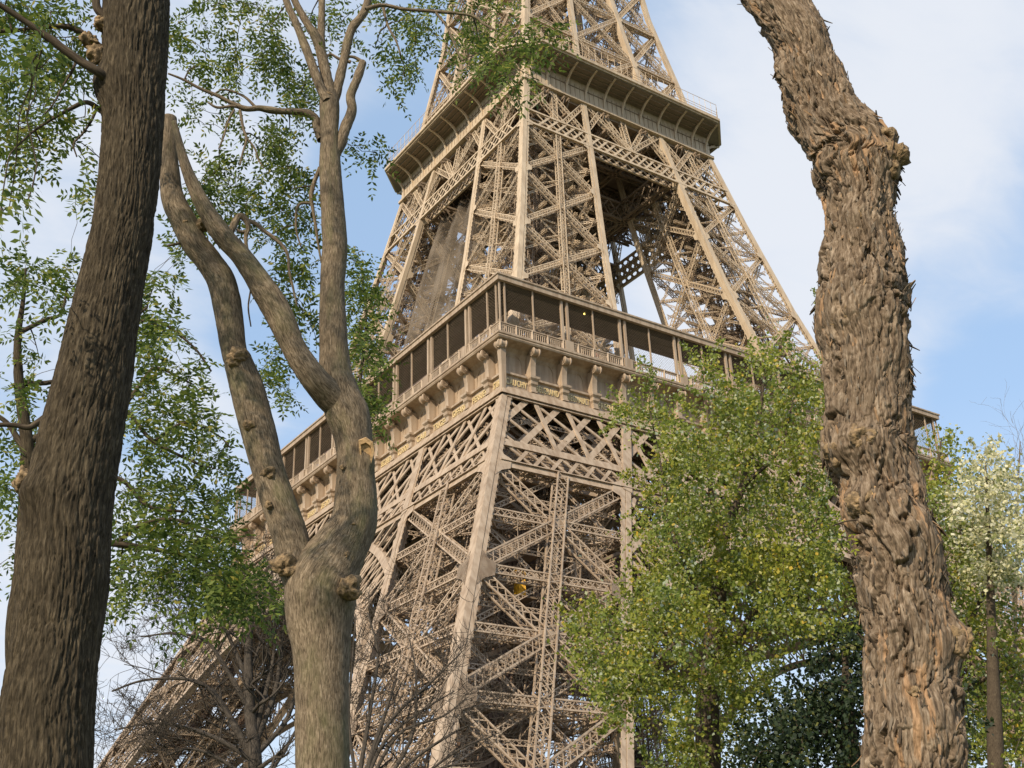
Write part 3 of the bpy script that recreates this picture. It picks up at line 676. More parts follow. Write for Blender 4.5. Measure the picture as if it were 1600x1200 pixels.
def barkmat(name, cols, su, sv, bump, moss=None, dist=.01, strip=None):
    m_ = bpy.data.materials.new(name); m_.use_nodes = True; nt = m_.node_tree; N = nt.nodes; L = nt.links; b = N['Principled BSDF']
    b.inputs['Roughness'].default_value = .92; b.inputs['Specular IOR Level'].default_value = .15
    uv = N.new('ShaderNodeUVMap'); uv.uv_map = 'bark'
    def noise(su, sv, det, ro=.6, dis=0):
        mp = N.new('ShaderNodeMapping'); mp.inputs['Scale'].default_value = (su, sv, 1); L.new(uv.outputs[0], mp.inputs[0])
        n = N.new('ShaderNodeTexNoise'); n.inputs['Scale'].default_value = 1; n.inputs['Detail'].default_value = det; n.inputs['Roughness'].default_value = ro; n.inputs['Distortion'].default_value = dis
        L.new(mp.outputs[0], n.inputs['Vector']); return n.outputs[0]
    n1 = noise(su, sv, 8, .68, .6); n2 = noise(su*.12, sv*.3, 4)
    cr = N.new('ShaderNodeValToRGB'); e = cr.color_ramp.elements; e[0].position = .36; e[1].position = .66
    e[0].color = cols[0]+(1,); e[1].color = cols[2]+(1,); x = e.new(.5); x.color = cols[1]+(1,)
    L.new(n1, cr.inputs[0]); col = cr.outputs[0]
    mx = N.new('ShaderNodeMix'); mx.data_type = 'RGBA'; mx.blend_type = 'MULTIPLY'; mx.inputs[0].default_value = .8; L.new(col, mx.inputs[6])
    c2 = N.new('ShaderNodeValToRGB'); c2.color_ramp.elements[0].position = .3; c2.color_ramp.elements[1].position = .7; c2.color_ramp.elements[0].color = (.62, .58, .55, 1); c2.color_ramp.elements[1].color = (1.25, 1.2, 1.15, 1)
    L.new(n2, c2.inputs[0]); L.new(c2.outputs[0], mx.inputs[7]); col = mx.outputs[2]
    if moss:
        n3 = noise(5, 1.6, 5); mr = N.new('ShaderNodeMapRange'); L.new(n3, mr.inputs[0]); mr.inputs[1].default_value = .5; mr.inputs[2].default_value = .72; mr.inputs[4].default_value = .6
        m2 = N.new('ShaderNodeMix'); m2.data_type = 'RGBA'; L.new(mr.outputs[0], m2.inputs[0]); L.new(col, m2.inputs[6]); m2.inputs[7].default_value = moss+(1,); col = m2.outputs[2]
    if strip:                                       # inner bark laid bare in long strips
        n4 = noise(16, 2.6, 4, .6, .5); n5 = noise(2.2, 1.5, 2); ad = N.new('ShaderNodeMath'); ad.operation = 'ADD'; L.new(n4, ad.inputs[0]); L.new(n5, ad.inputs[1])
        mr = N.new('ShaderNodeMapRange'); L.new(ad.outputs[0], mr.inputs[0]); mr.inputs[1].default_value = 1.09; mr.inputs[2].default_value = 1.16; mr.inputs[4].default_value = .85
        sc_ = N.new('ShaderNodeMix'); sc_.data_type = 'RGBA'; sc_.blend_type = 'MULTIPLY'; sc_.inputs[0].default_value = .75; sc_.inputs[6].default_value = strip+(1,); c4 = N.new('ShaderNodeValToRGB'); c4.color_ramp.elements[0].position = .35; c4.color_ramp.elements[1].position = .62; c4.color_ramp.elements[0].color = (.35, .33, .3, 1); c4.color_ramp.elements[1].color = (1.2, 1.2, 1.2, 1)
        L.new(n1, c4.inputs[0]); L.new(c4.outputs[0], sc_.inputs[7])
        m3 = N.new('ShaderNodeMix'); m3.data_type = 'RGBA'; L.new(mr.outputs[0], m3.inputs[0]); L.new(col, m3.inputs[6]); L.new(sc_.outputs[2], m3.inputs[7]); col = m3.outputs[2]
    L.new(col, b.inputs['Base Color'])
    bp = N.new('ShaderNodeBump'); bp.inputs['Strength'].default_value = bump; bp.inputs['Distance'].default_value = dist; L.new(n1, bp.inputs['Height']); L.new(bp.outputs[0], b.inputs['Normal'])
    return m_
BARK1 = barkmat('furrowed dark bark', ((.024, .019, .012), (.052, .041, .026), (.115, .092, .06)), 85, 11, .9)
BARK2 = barkmat('streaked grey brown bark', ((.065, .05, .033), (.17, .132, .088), (.31, .25, .178)), 120, 17, 1.0, moss=(.12, .12, .052))
BARK3 = barkmat('shaggy bark', ((.06, .043, .029), (.17, .126, .085), (.31, .25, .185)), 75, 13, .9, strip=(.36, .22, .12))
BRANCH = barkmat('dark twig bark', ((.04, .03, .022), (.075, .058, .04), (.12, .095, .065)), 80, 12, .4)
TWIG = barkmat('black brown twig bark', ((.04, .034, .028), (.07, .06, .05), (.11, .095, .08)), 80, 12, .4)
WOODC = mat('cut wood', (.42, .27, .13), .85, .35, 25, .5)
def island_mat(name, cols, rough=.6, trans=.35, spec=.3, patch=None):
    m_ = bpy.data.materials.new(name); m_.use_nodes = True; nt = m_.node_tree; N = nt.nodes; L = nt.links; b = N['Principled BSDF']
    b.inputs['Roughness'].default_value = rough; b.inputs['Specular IOR Level'].default_value = spec
    ge = N.new('ShaderNodeNewGeometry'); cr = N.new('ShaderNodeValToRGB'); cr.color_ramp.interpolation = 'CONSTANT'; e = cr.color_ramp.elements
    e[0].position = 0; e[0].color = cols[0][1]+(1,); e[1].position = cols[1][0]; e[1].color = cols[1][1]+(1,)
    for p_, c in cols[2:]: x = e.new(p_); x.color = c+(1,)
    L.new(ge.outputs['Random Per Island'], cr.inputs[0]); col = cr.outputs[0]
    if patch:                                       # some sprays turned yellower; the tint also paints in light and dark clumps
        no = N.new('ShaderNodeTexNoise'); no.inputs['Scale'].default_value = .55; no.inputs['Detail'].default_value = 3; tc = N.new('ShaderNodeTexCoord'); L.new(tc.outputs['Object'], no.inputs[0])
        mr = N.new('ShaderNodeMapRange'); L.new(no.outputs[0], mr.inputs[0]); mr.inputs[1].default_value = .42; mr.inputs[2].default_value = .64
        mx = N.new('ShaderNodeMix'); mx.data_type = 'RGBA'; mx.blend_type = 'MULTIPLY'; L.new(mr.outputs[0], mx.inputs[0]); L.new(col, mx.inputs[6]); mx.inputs[7].default_value = patch+(1,); col = mx.outputs[2]
    L.new(col, b.inputs['Base Color'])
    if trans:
        t = N.new('ShaderNodeBsdfTranslucent'); L.new(col, t.inputs[0]); mx = N.new('ShaderNodeMixShader'); mx.inputs[0].default_value = trans
        L.new(b.outputs[0], mx.inputs[1]); L.new(t.outputs[0], mx.inputs[2]); L.new(mx.outputs[0], N['Material Output'].inputs[0])
    return m_
LEAF_L = island_mat('locust leaflets', [(0, (.065, .10, .02)), (.3, (.11, .155, .028)), (.6, (.17, .215, .04)), (.85, (.24, .26, .05)), (.96, (.36, .31, .06))], trans=.45)
LEAF_P = island_mat('poplar leaves', [(0, (.14, .185, .035)), (.25, (.19, .24, .045)), (.55, (.26, .30, .065)), (.78, (.34, .34, .09)), (.85, (.42, .47, .34)), (.97, (.46, .36, .07))], trans=.5, patch=(1.32, 1.1, .6))
LEAF_W = island_mat('white poplar leaves', [(0, (.30, .32, .12)), (.2, (.52, .49, .24)), (.45, (.72, .67, .42)), (.75, (.82, .77, .56))], trans=.5)
LEAF_D = island_mat('dark evergreen leaves', [(0, (.012, .022, .008)), (.4, (.02, .035, .011)), (.75, (.035, .05, .014)), (.95, (.12, .12, .03))], trans=.15)
FLAKE = island_mat('bark flakes', [(0, (.07, .05, .034)), (.3, (.10, .078, .057)), (.6, (.16, .128, .095)), (.86, (.27, .17, .095)), (.96, (.34, .23, .135))], .9, 0, .1)
LEAF_Y = island_mat('yellow leaflets', [(0, (.30, .36, .03)), (.5, (.4, .42, .05))], trans=.4)
# ---- leaves
def compound(pos, dr, L_, npair=6, ll=.038):
    """pinnate leaves: pos, dr (n,3); returns verts and quad faces of every leaflet"""
    n = len(pos); dr = unit(dr); up = unit(rng.normal(0, .35, (n, 3))+np.array([0, 0, 1])); sd_ = unit(np.cross(dr, up)); nn = np.cross(sd_, dr)
    L_ = np.broadcast_to(L_, (n,)); V = []
    for i in range(npair):
        t = (i+.8)/npair; c = pos+dr*(L_*t)[:, None]-np.array([0, 0, 1])*(L_*t*t*.35)[:, None]
        for sg in (-1, 1):
            d = unit(sd_*sg+dr*.45-nn*.25+rng.normal(0, .22, (n, 3))); l = (ll*(1-.35*abs(t-.5))*rng.uniform(.75, 1.2, n))[:, None]
            q = unit(np.cross(d, nn+rng.normal(0, .3, (n, 3))))*l*.2
            V.append(np.stack([c, c+d*l*.5+q, c+d*l, c+d*l*.5-q], 1))
    d = unit(dr-np.array([0, 0, .6])); c = pos+dr*L_[:, None]-np.array([0, 0, 1])*(L_*.35)[:, None]; l = ll; q = unit(np.cross(d, nn))*l*.2
    V.append(np.stack([c, c+d*l*.5+q, c+d*l, c+d*l*.5-q], 1))
    V = np.concatenate(V).reshape(-1, 3); return V, np.arange(len(V)).reshape(-1, 4)
def simple_leaves(pos, size):
    n = len(pos); d = unit(rng.normal(0, 1, (n, 3))+np.array([0, 0, -.35])); nn = unit(rng.normal(0, 1, (n, 3))); q = unit(np.cross(d, nn)); l = (size*rng.uniform(.7, 1.3, n))[:, None]
    V = np.stack([pos, pos+d*l*.45+q*l*.40, pos+d*l, pos+d*l*.45-q*l*.40], 1).reshape(-1, 3); return V, np.arange(len(V)).reshape(-1, 4)
class Skel:
    """branch points to which twigs are joined"""
    def __init__(s): s.P = np.zeros((0, 3)); s.R = np.zeros(0)
    def add(s, P, R_): s.P = np.vstack([s.P, P]); s.R = np.concatenate([s.R, np.broadcast_to(R_, (len(P),))])
    def reach(s, T_, mb, r0=.006, wob=.06, nseg=4, sag=.1):
        ends = []
        for t in T_:
            d = np.linalg.norm(s.P-t, axis=1); i = int(np.argmin(d+s.R*2)); a = s.P[i]; Ln = d[i]
            if Ln < .02: ends.append(unit(np.array([0, 0, 1.]))); continue
            n = 5; k = np.linspace(0, 1, n)[:, None]; mid = a+(t-a)*k+np.array([0, 0, 1])*sag*Ln*np.sin(k*math.pi)+rng.normal(0, wob*Ln*.5, (n, 3))*np.sin(k*math.pi)
            ra = min(s.R[i]*.7, r0*(1+Ln*1.2)); rr = np.linspace(ra, r0*.55, n)
            tube(mb, mid, rr, nseg, 2, cap=False); s.add(catmull(mid, 3)[2:], np.linspace(ra, r0*.55, 13)[2:]); ends.append(unit(mid[-1]-mid[-2]))
        return np.array(ends)
def order(T_, sk):
    T_ = np.asarray(T_); d = np.min(np.linalg.norm(T_[:, None]-sk.P[None, ::3], axis=2), axis=1); return T_[np.argsort(d)]
def leafy_locust(clusters, sk, twigs, leaves, D0, dj, ll=.038, L_=.17, per=5, spread=.12):
    """clusters: (px,py,rx,ry,n[,D]) in the photo's frame; n twig ends each"""
    T_ = []
    for q in clusters:
        D = q[5] if len(q) > 5 else D0
        for _ in range(q[4]):
            a = rng.normal(0, .5, 2); T_.append(at(q[0]+a[0]*q[2], q[1]+a[1]*q[3], D+rng.uniform(-dj, dj)))
    T_ = order(T_, sk); dirs = sk.reach(T_, twigs)
    n = len(T_); pos = np.repeat(T_, per, 0); dd = np.repeat(dirs, per, 0)*.6+rng.normal(0, .7, (n*per, 3))+np.array([0, 0, -.1])
    pos = pos-np.repeat(dirs, per, 0)*rng.uniform(0, .16, (n*per, 1))+rng.normal(0, .02, (n*per, 3))
    V, F = compound(pos, dd, L_*rng.uniform(.6, 1.25, n*per), 6, ll); leaves.add(V, F)
def root_of(name, P, label, group=None):
    o = empty(name, (P[0], P[1], 0)); return tag(o, label, 'tree', group)
def finish(mb, name, mat_, root, smooth=True, uv=True):
    o = mb.build(name, mat_, root, smooth=smooth, uvs=np.concatenate(mb.uv) if (uv and mb.uv) else None)
    o.location = -root.location; return o
def crown(tw, lv, leafm, root, wood=BRANCH):
    nt_ = sum(len(f) for f in tw.F); uv = np.vstack(tw.uv+[np.zeros((lv.n, 2))]) if tw.uv else None
    for v, f in zip(lv.V, lv.F): tw.V.append(v); tw.F.append(f+tw.n)
    o = tw.build('crown', wood, root, uvs=uv); o.data.materials.append(leafm); k = np.ones(len(o.data.polygons), np.int32); k[:nt_] = 0; o.data.polygons.foreach_set('material_index', k); o.location = -root.location; return o
def knot(P, nrm, r, root, name='knot', m_=None, seed=0, depth=1.0):
    """a lumpy swelling of scar wood on the bark"""
    nu_, nv_ = 30, 20; a = np.linspace(0, 2*math.pi, nu_, endpoint=False); b = np.linspace(-math.pi/2, math.pi/2, nv_); nrm = unit(np.asarray(nrm, float)); t1 = unit(np.cross(nrm, (0, 0, 1))); t2 = np.cross(nrm, t1)
    X = np.stack([np.outer(np.cos(b), np.cos(a)), np.outer(np.cos(b), np.sin(a)), np.outer(np.sin(b), np.ones(nu_))], -1)
    d = .95+.8*fbm(X*1.7+seed*7.1, 4)+.45*np.abs(fbm(X*4.5+seed, 4)); d = d-.35*np.exp(-((X-np.array([0, 0, 1]))**2).sum(-1)*6)
    X = X*d[..., None]*r; V = P+X[..., :1]*t1+X[..., 1:2]*t2+X[..., 2:]*nrm*depth
    i, j = np.meshgrid(np.arange(nv_-1), np.arange(nu_), indexing='ij'); j2 = (j+1) % nu_
    mb = MB(); mb.add(V.reshape(-1, 3), np.stack([i*nu_+j, i*nu_+j2, (i+1)*nu_+j2, (i+1)*nu_+j], -1).reshape(-1, 4)); o = mb.build(name, m_ or KNOTM, root, smooth=True); o.location = -root.location; return o
KNOTM = mat('scar wood', (.20, .135, .07), .9, .65, 34, 1.0)
def front(px, py, D, r): return at(px, py, D)-unit(ray(px, py))*r
# ---------------------------------------------------------------- tree 1: the dark furrowed trunk on the left
D1 = 5.6
lst = [(30, 1420, 170), (52, 1300, 158), (68, 1200, 146), (75, 1100, 140), (89, 1000, 130), (101, 900, 130), (108, 800, 127), (122, 700, 125), (143, 600, 116), (163, 500, 104), (184, 400, 95), (199, 300, 92), (207, 200, 90), (210, 100, 94), (214, 0, 98), (219, -150, 94), (226, -320, 88)]
P, Rr = px_path(lst, D1); P = np.vstack([[P[0][0]-.05, P[0][1]-.02, -.1], [P[0][0]-.02, P[0][1], .5], P]); Rr = np.concatenate([[.36, .27], Rr])
t1 = root_of('furrowed_tree', P[0], 'dark trunk with deeply furrowed bark leaning at the left edge, beside the forked tree')
def voro(P):
    I = np.floor(P).astype(int); f1 = np.full(P.shape[:-1], 9.); f2 = f1.copy(); cid = np.zeros(P.shape[:-1])
    for a in (-1, 0, 1):
        for b in (-1, 0, 1):
            for c in (-1, 0, 1):
                J = I+np.array([a, b, c]); h = _perm[(J[..., 0]+_perm[(J[..., 1]+_perm[J[..., 2] & 4095]) & 4095]) & 4095]
                o = np.stack([(h & 1023)/1023., ((h >> 10) & 1023)/1023., ((h >> 20) & 1023)/1023.], -1)
                d = np.linalg.norm(J+o-P, axis=-1); n = d < f1
                f2 = np.where(n, f1, np.minimum(f2, d)); f1 = np.where(n, d, f1); cid = np.where(n, ((h*7919) & 1023)/1023., cid)
    return f1, f2, cid
def cracks(cyl, su, sv, warp, wid):
    """0 in the furrows of a net of upright cracks, 1 on the plates between them"""
    q = cyl*np.array([su, su, sv])+fbm(cyl*np.array([su*.22, su*.22, sv*.7]), 2)[..., None]*warp
    return 1-np.exp(-(fbm(q, 3)/wid)**2)
def ridges(cyl, R_):
    return .008*cracks(cyl, 36, 3.6, 1.6, .10)+.006*cracks(cyl, 70, 9, 1.4, .13)+.012*fbm(cyl*np.array([4, 4, 2.5]), 3)+.005*fbm(cyl*np.array([80, 80, 30]), 3)-.010
mb = MB(); tube(mb, P, Rr, 320, 46, ridges, bumps=[(front(45, 765, D1, .1), .05, .09), (at(165, 130, D1), .05, .12)])
finish(mb, 'trunk', BARK1, t1)
sk1 = Skel(); BM = [BRANCH, t1]
def limb(mb, sk, lst, D, n=8, sub=6, wob=.004, disp=True):
    P, Rr = px_path(lst, D); f = (lambda c, r: .12*r*fbm(c*25, 3)+.1*r*fbm(c*np.array([60, 60, 12.]), 2)) if disp else None
    mb = MB(); C_, r, _ = tube(mb, P, Rr, n, sub, f); sk.add(C_, r); finish(mb, 'branch', BM[0], BM[1])
limb(mb, sk1, [(200, 185, 14, D1+.12), (176, 140, 16, D1+.04), (158, 116, 15), (120, 92, 14), (80, 62, 12), (40, 34, 10), (0, 8, 9), (-60, -30, 6)], D1-.1, 12)
limb(mb, sk1, [(175, 90, 18), (150, 72, 16), (128, 52, 11), (108, 42, 9), (70, 42, 7), (20, 48, 6), (-60, 50, 4)], D1+.2, 12)
limb(mb, sk1, [(180, 40, 18), (162, 25, 14), (150, 5, 13), (158, -40, 10), (165, -90, 7)], D1, 12)
limb(mb, sk1, [(185, 185, 12), (160, 174, 10), (136, 160, 8), (110, 170, 6.5), (80, 187, 5), (50, 207, 4), (25, 230, 3)], D1+.1, 10)
limb(mb, sk1, [(150, 172, 5), (142, 190, 4), (128, 210, 3.5), (115, 225, 3), (120, 245, 2.5)], D1+.1, 7)
limb(mb, sk1, [(120, 95, 5), (110, 115, 4), (95, 140, 3.4), (85, 160, 3), (70, 178, 2.4)], D1, 7)
limb(mb, sk1, [(90, 640, 14), (60, 660, 12), (44, 668, 9), (20, 664, 8), (-30, 664, 7)], D1+2.2, 10)
knot(at(152, 85, D1), (-.5, -.6, .3), .055, t1, seed=1); knot(at(140, 62, D1), (-.5, -.6, .3), .045, t1, seed=2); knot(at(158, 38, D1), (-.3, -.6, .4), .04, t1, seed=3)
knot(at(40, 750, D1), (-.8, -.4, .1), .055, t1, 'broken_stub', seed=4)
tw = MB(); lv = MB()
leafy_locust([(60, 30, 60, 40, 14), (110, 60, 40, 50, 9), (60, 95, 60, 50, 14), (20, 170, 40, 60, 12), (25, 240, 40, 50, 10), (95, 130, 40, 40, 10), (20, 15, 30, 20, 7), (70, 210, 50, 40, 6), (130, 200, 25, 40, 4), (25, 330, 40, 30, 4, 4.6), (60, 75, 20, 20, 2, 4.2)], sk1, tw, lv, D1+.9, .9, .05, .2, 4)
up_pts = []                                            # the crown goes on above the frame and dapples the forked tree
for (a, b) in ((515, 150), (520, 250), (520, 350), (520, 450), (300, 330), (370, 430), (430, 500), (330, 420), (525, 560), (360, 520)):
    for _ in range(5): up_pts.append(at(a, b, 8.2)+sd*rng.uniform(4.6, 6.2)+rng.normal(0, .30, 3))
up_pts = order(np.array(up_pts), sk1); dr_ = sk1.reach(up_pts, tw, .012)
n_ = len(up_pts)*7; V, F = compound(np.repeat(up_pts, 7, 0)+rng.normal(0, .05, (n_, 3)), rng.normal(0, 1, (n_, 3)), .24*rng.uniform(.7, 1.2, n_), 6, .06); lv.add(V, F)
crown(tw, lv, LEAF_L, t1)
# ---------------------------------------------------------------- tree 2: the forked tree in the middle
D2 = 8.2
t2P = at(505, 1200, D2); t2 = root_of('forked_tree', t2P, 'smooth grey brown tree that forks into two limbs in front of the tower leg')
def fine(cyl, R_):
    return .011*fbm(cyl*np.array([5, 5, 4.]), 3)+.0018*cracks(cyl, 80, 11, 1.5, .14)+.0025*fbm(cyl*np.array([60, 60, 25.]), 3)-.002
mb = MB(); sk2 = Skel()
P, Rr = px_path([(504, 1350, 86), (504, 1200, 85), (503, 1100, 85), (502, 1000, 92), (500, 950, 108), (505, 905, 110), (530, 860, 88), (551, 820, 74), (556, 780, 66), (556, 740, 60), (553, 690, 60), (544, 650, 68), (530, 610, 60), (523, 570, 48), (520, 500, 44), (519, 450, 40), (523, 385, 40), (517, 285, 36), (515, 217, 30), (515, 165, 30), (514, 145, 26)], D2)
P = np.vstack([[P[0][0], P[0][1], -.1], [P[0][0], P[0][1], .5], P]); Rr = np.concatenate([[.30, .23], Rr])
C_, r, _ = tube(mb, P, Rr, 120, 24, fine, bumps=[(front(575, 720, D2, .1), .03, .07), (front(452, 985, D2, .1), .03, .1)]); sk2.add(C_[::4], r[::4])
def limb2(lst, D, n=60, sub=16):
    P, Rr = px_path(lst, D); C_, r, _ = tube(mb, P, Rr, n, sub, lambda c, R_: fine(c, R_)*np.minimum(1, R_/.1)); sk2.add(C_[::4], r[::4])
limb2([(500, 980, 70), (484, 930, 68), (466, 890, 58), (449, 825, 55), (424, 750, 53), (404, 675, 54), (387, 610, 52), (372, 565, 44), (365, 545, 40), (349, 450, 45), (328, 410, 42), (306, 383, 42), (284, 340, 40), (270, 310, 36), (265, 270, 30), (263, 225, 27), (264, 185, 24)], D2)
limb2([(557, 760, 14, D2+.02), (556, 705, 24, D2+.02), (545, 655, 38, D2), (518, 622, 48, D2-.05), (490, 590, 44), (460, 545, 40), (440, 500, 42), (421, 466, 42), (398, 430, 36), (375, 398, 33), (346, 366, 32), (318, 322, 25), (300, 285, 21), (287, 250, 16), (278, 215, 11), (272, 190, 8)], D2-.15)
finish(mb, 'trunk', BARK2, t2)
BM = [BARK2, t2]
def lb(lst, D=D2, n=12, sub=7): limb(mb, sk2, lst, D, n, sub)
lb([(512, 158, 17), (498, 130, 15), (479, 78, 14), (464, 40, 12), (447, 0, 11), (430, -60, 9)], D2-.05); lb([(516, 150, 21), (508, 110, 17), (496, 63, 16), (479, 35, 12), (458, -5, 11), (440, -60, 8)]); lb([(503, 85, 13), (502, 57, 12), (503, 0, 10), (505, -70, 8)], D2+.05)
lb([(520, 160, 18), (527, 138, 16), (536, 100, 14), (548, 49, 14), (563, 28, 13), (571, 14, 13), (580, -20, 10), (590, -60, 8)]); lb([(524, 240, 18), (532, 222, 19), (539, 201, 17), (550, 172, 16), (548, 150, 14), (559, 121, 14), (567, 97, 12)])
lb([(503, 218, 16), (496, 200, 14), (493, 186, 13), (483, 178, 12), (470, 175, 11), (440, 174, 10), (424, 172, 11), (405, 169, 9), (384, 170, 9), (360, 160, 7), (341, 150, 6), (312, 138, 5), (288, 125, 4), (263, 115, 3)], D2+.1)
lb([(385, 170, 6), (365, 166, 5), (340, 168, 4), (325, 160, 3)], D2+.1); lb([(400, 168, 5), (380, 150, 4), (350, 140, 3), (330, 150, 2.5)], D2+.1, 7)
lb([(375, 172, 5), (380, 200, 4.5), (385, 218, 4), (379, 240, 3.5), (375, 258, 2.5)], D2+.1, 7); lb([(385, 215, 3.5), (398, 232, 3), (404, 250, 2.5), (412, 262, 2)], D2+.1, 7); lb([(366, 172, 4), (356, 190, 3.4), (350, 212, 3), (342, 232, 2.4)], D2+.1, 7)
lb([(548, 97, 6), (530, 92, 5), (515, 85, 4), (505, 100, 4)], D2, 7); lb([(567, 97, 6), (555, 90, 5), (545, 88, 4)], D2, 7)
lb([(500, 262, 7), (492, 282, 7), (486, 305, 7), (488, 322, 6), (492, 345, 5), (497, 380, 4), (502, 410, 3)], D2+.1, 7); lb([(487, 318, 5), (470, 318, 4), (463, 330, 4), (463, 360, 3.4), (470, 385, 2.6)], D2+.1, 7)
lb([(358, 368, 12), (366, 350, 12), (374, 338, 11), (384, 343, 10), (388, 356, 8), (384, 370, 7), (386, 388, 5), (393, 405, 4), (395, 418, 3)], D2-.05, 10); lb([(384, 343, 7), (400, 350, 7), (412, 360, 6.5), (428, 372, 6), (442, 385, 5.5), (450, 400, 5), (452, 425, 4), (458, 450, 3.6), (464, 478, 3)], D2-.05, 8)
lb([(388, 362, 6), (376, 362, 5), (370, 358, 4)], D2-.05, 7); lb([(395, 418, 4), (392, 450, 3), (388, 480, 3), (392, 510, 2.4)], D2, 6)
lb([(300, 370, 8), (280, 380, 5), (262, 384, 4)], D2, 7); lb([(571, 14, 7), (598, 8, 6), (630, 14, 5.5), (680, 18, 5), (735, 24, 4.5), (760, 40, 4), (790, 55, 3), (800, 65, 2.4)], D2-.2, 8); lb([(598, 8, 5), (606, 40, 4), (618, 62, 3.4), (626, 85, 2.6)], D2-.1, 7); lb([(680, 18, 4), (700, 45, 3.4), (712, 75, 3), (722, 95, 2.4)], D2-.2, 7)
for (px_, py_, rp, nm, sd_) in ((372, 560, 15, 'broken_stub', 11), (546, 918, 17, 'burl', 12), (446, 884, 17, 'broken_stub', 13), (420, 739, 10, 'knot', 14), (390, 664, 8, 'knot', 15), (420, 789, 6, 'knot', 16), (550, 822, 7, 'knot', 17), (316, 352, 9, 'knot', 18), (290, 348, 5, 'knot', 19), (513, 150, 8, 'knot', 20), (535, 730, 4, 'knot', 21), (540, 868, 6, 'knot', 22)):
    i_ = int(np.argmin(np.linalg.norm(sk2.P-at(px_, py_, D2), axis=1))); knot(front(px_, py_, D2, sk2.R[i_]*.93), -ray(px_, py_), rp*pxm(px_, py_, D2), t2, nm, seed=sd_, depth=.9)
c_ = front(571, 712, D2, .142); e1 = unit(np.cross(ray(572, 712), (0, 0, 1))); e2 = np.cross(e1, unit(ray(572, 712))); s_ = pxm(572, 712, D2); mb = MB()
rim = [(-9, 20), (0, 24), (9, 18), (11, 8), (8, -8), (3, -24), (-2, -20), (-7, 0)]
mb.loft([[c_+e1*a*s_*1.25+e2*b*s_*1.2+unit(ray(572, 712))*.03 for a, b in rim], [c_+e1*a*s_*1.2+e2*b*s_*1.15-unit(ray(572, 712))*.012 for a, b in rim], [c_+e1*a*s_*.85+e2*b*s_*.85-unit(ray(572, 712))*.012 for a, b in rim], [c_+e1*a*s_*.8+e2*b*s_*.8+unit(ray(572, 712))*.008 for a, b in rim]])
finish(mb, 'pruning_scar', WOODC, t2, smooth=False)
tw = MB(); lv = MB()
leafy_locust([q[:4]+(max(2, round(q[4]*(.62 if q[0] > 690 else .78))),)+q[5:] for q in [(300, 15, 40, 40, 10), (385, 15, 50, 25, 9), (420, 40, 30, 40, 8), (320, 80, 40, 40, 10), (350, 110, 40, 40, 9), (300, 165, 30, 30, 5), (265, 70, 20, 60, 8), (400, 90, 35, 40, 13), (440, 110, 40, 40, 14), (470, 140, 30, 40, 9), (480, 165, 20, 25, 4), (420, 65, 25, 30, 7), (520, 25, 30, 30, 9), (540, 70, 30, 30, 4), (600, 15, 40, 25, 8), (650, 30, 50, 40, 12), (660, 60, 30, 40, 8), (610, 95, 40, 40, 6), (640, 120, 40, 25, 6), (600, 140, 20, 15, 3), (710, 25, 40, 40, 13), (750, 60, 30, 40, 12), (740, 95, 40, 30, 12), (780, 85, 35, 40, 11, 7.6), (825, 82, 45, 35, 12, 7.6), (800, 112, 45, 18, 6, 7.6), (855, 65, 25, 20, 5, 7.6), (780, 20, 30, 25, 8), (835, 45, 25, 12, 5, 7.6), (350, 200, 30, 40, 5), (425, 215, 30, 20, 8), (455, 205, 20, 25, 6), (430, 245, 20, 30, 9), (440, 285, 20, 25, 11), (465, 275, 20, 20, 6), (330, 265, 40, 30, 12), (310, 300, 25, 30, 12), (370, 300, 45, 25, 10), (400, 320, 40, 25, 9), (340, 330, 40, 25, 9), (445, 340, 35, 30, 8), (480, 350, 20, 20, 6), (430, 380, 40, 25, 8), (565, 248, 20, 18, 6), (480, 425, 30, 40, 8), (470, 470, 30, 30, 8), (440, 430, 20, 30, 5), (490, 510, 20, 30, 6), (425, 445, 20, 20, 3)]], sk2, tw, lv, D2+.75, .6, .06, .25, 4)
crown(tw, lv, LEAF_L, t2)
# ---------------------------------------------------------------- tree 3: the shaggy trunk on the right
D3 = 6.3
lst = [(1440, 1400, 160), (1434, 1270, 156), (1429, 1197, 152), (1426, 1133, 155), (1419, 1067, 150), (1422, 1000, 146), (1413, 933, 144), (1405, 867, 150), (1380, 800, 152), (1369, 750, 134), (1355, 700, 140), (1354, 667, 130), (1354, 607, 132), (1354, 550, 136), (1346, 493, 148), (1347, 450, 142), (1347, 397, 126), (1342, 350, 120), (1341, 300, 120), (1336, 267, 136), (1331, 233, 128), (1292, 183, 104), (1272, 133, 104), (1250, 67, 98), (1214, 0, 92), (1170, -80, 84), (1110, -180, 76)]
P, Rr = px_path(lst, D3); Rr = Rr*.955; P = np.vstack([[P[0][0]+.03, P[0][1], -.1], [P[0][0], P[0][1], .6], P]); Rr = np.concatenate([[.4, .30], Rr])
t3 = root_of('shaggy_tree', P[0], 'thick crooked trunk with shaggy peeling bark and orange strips at the right')
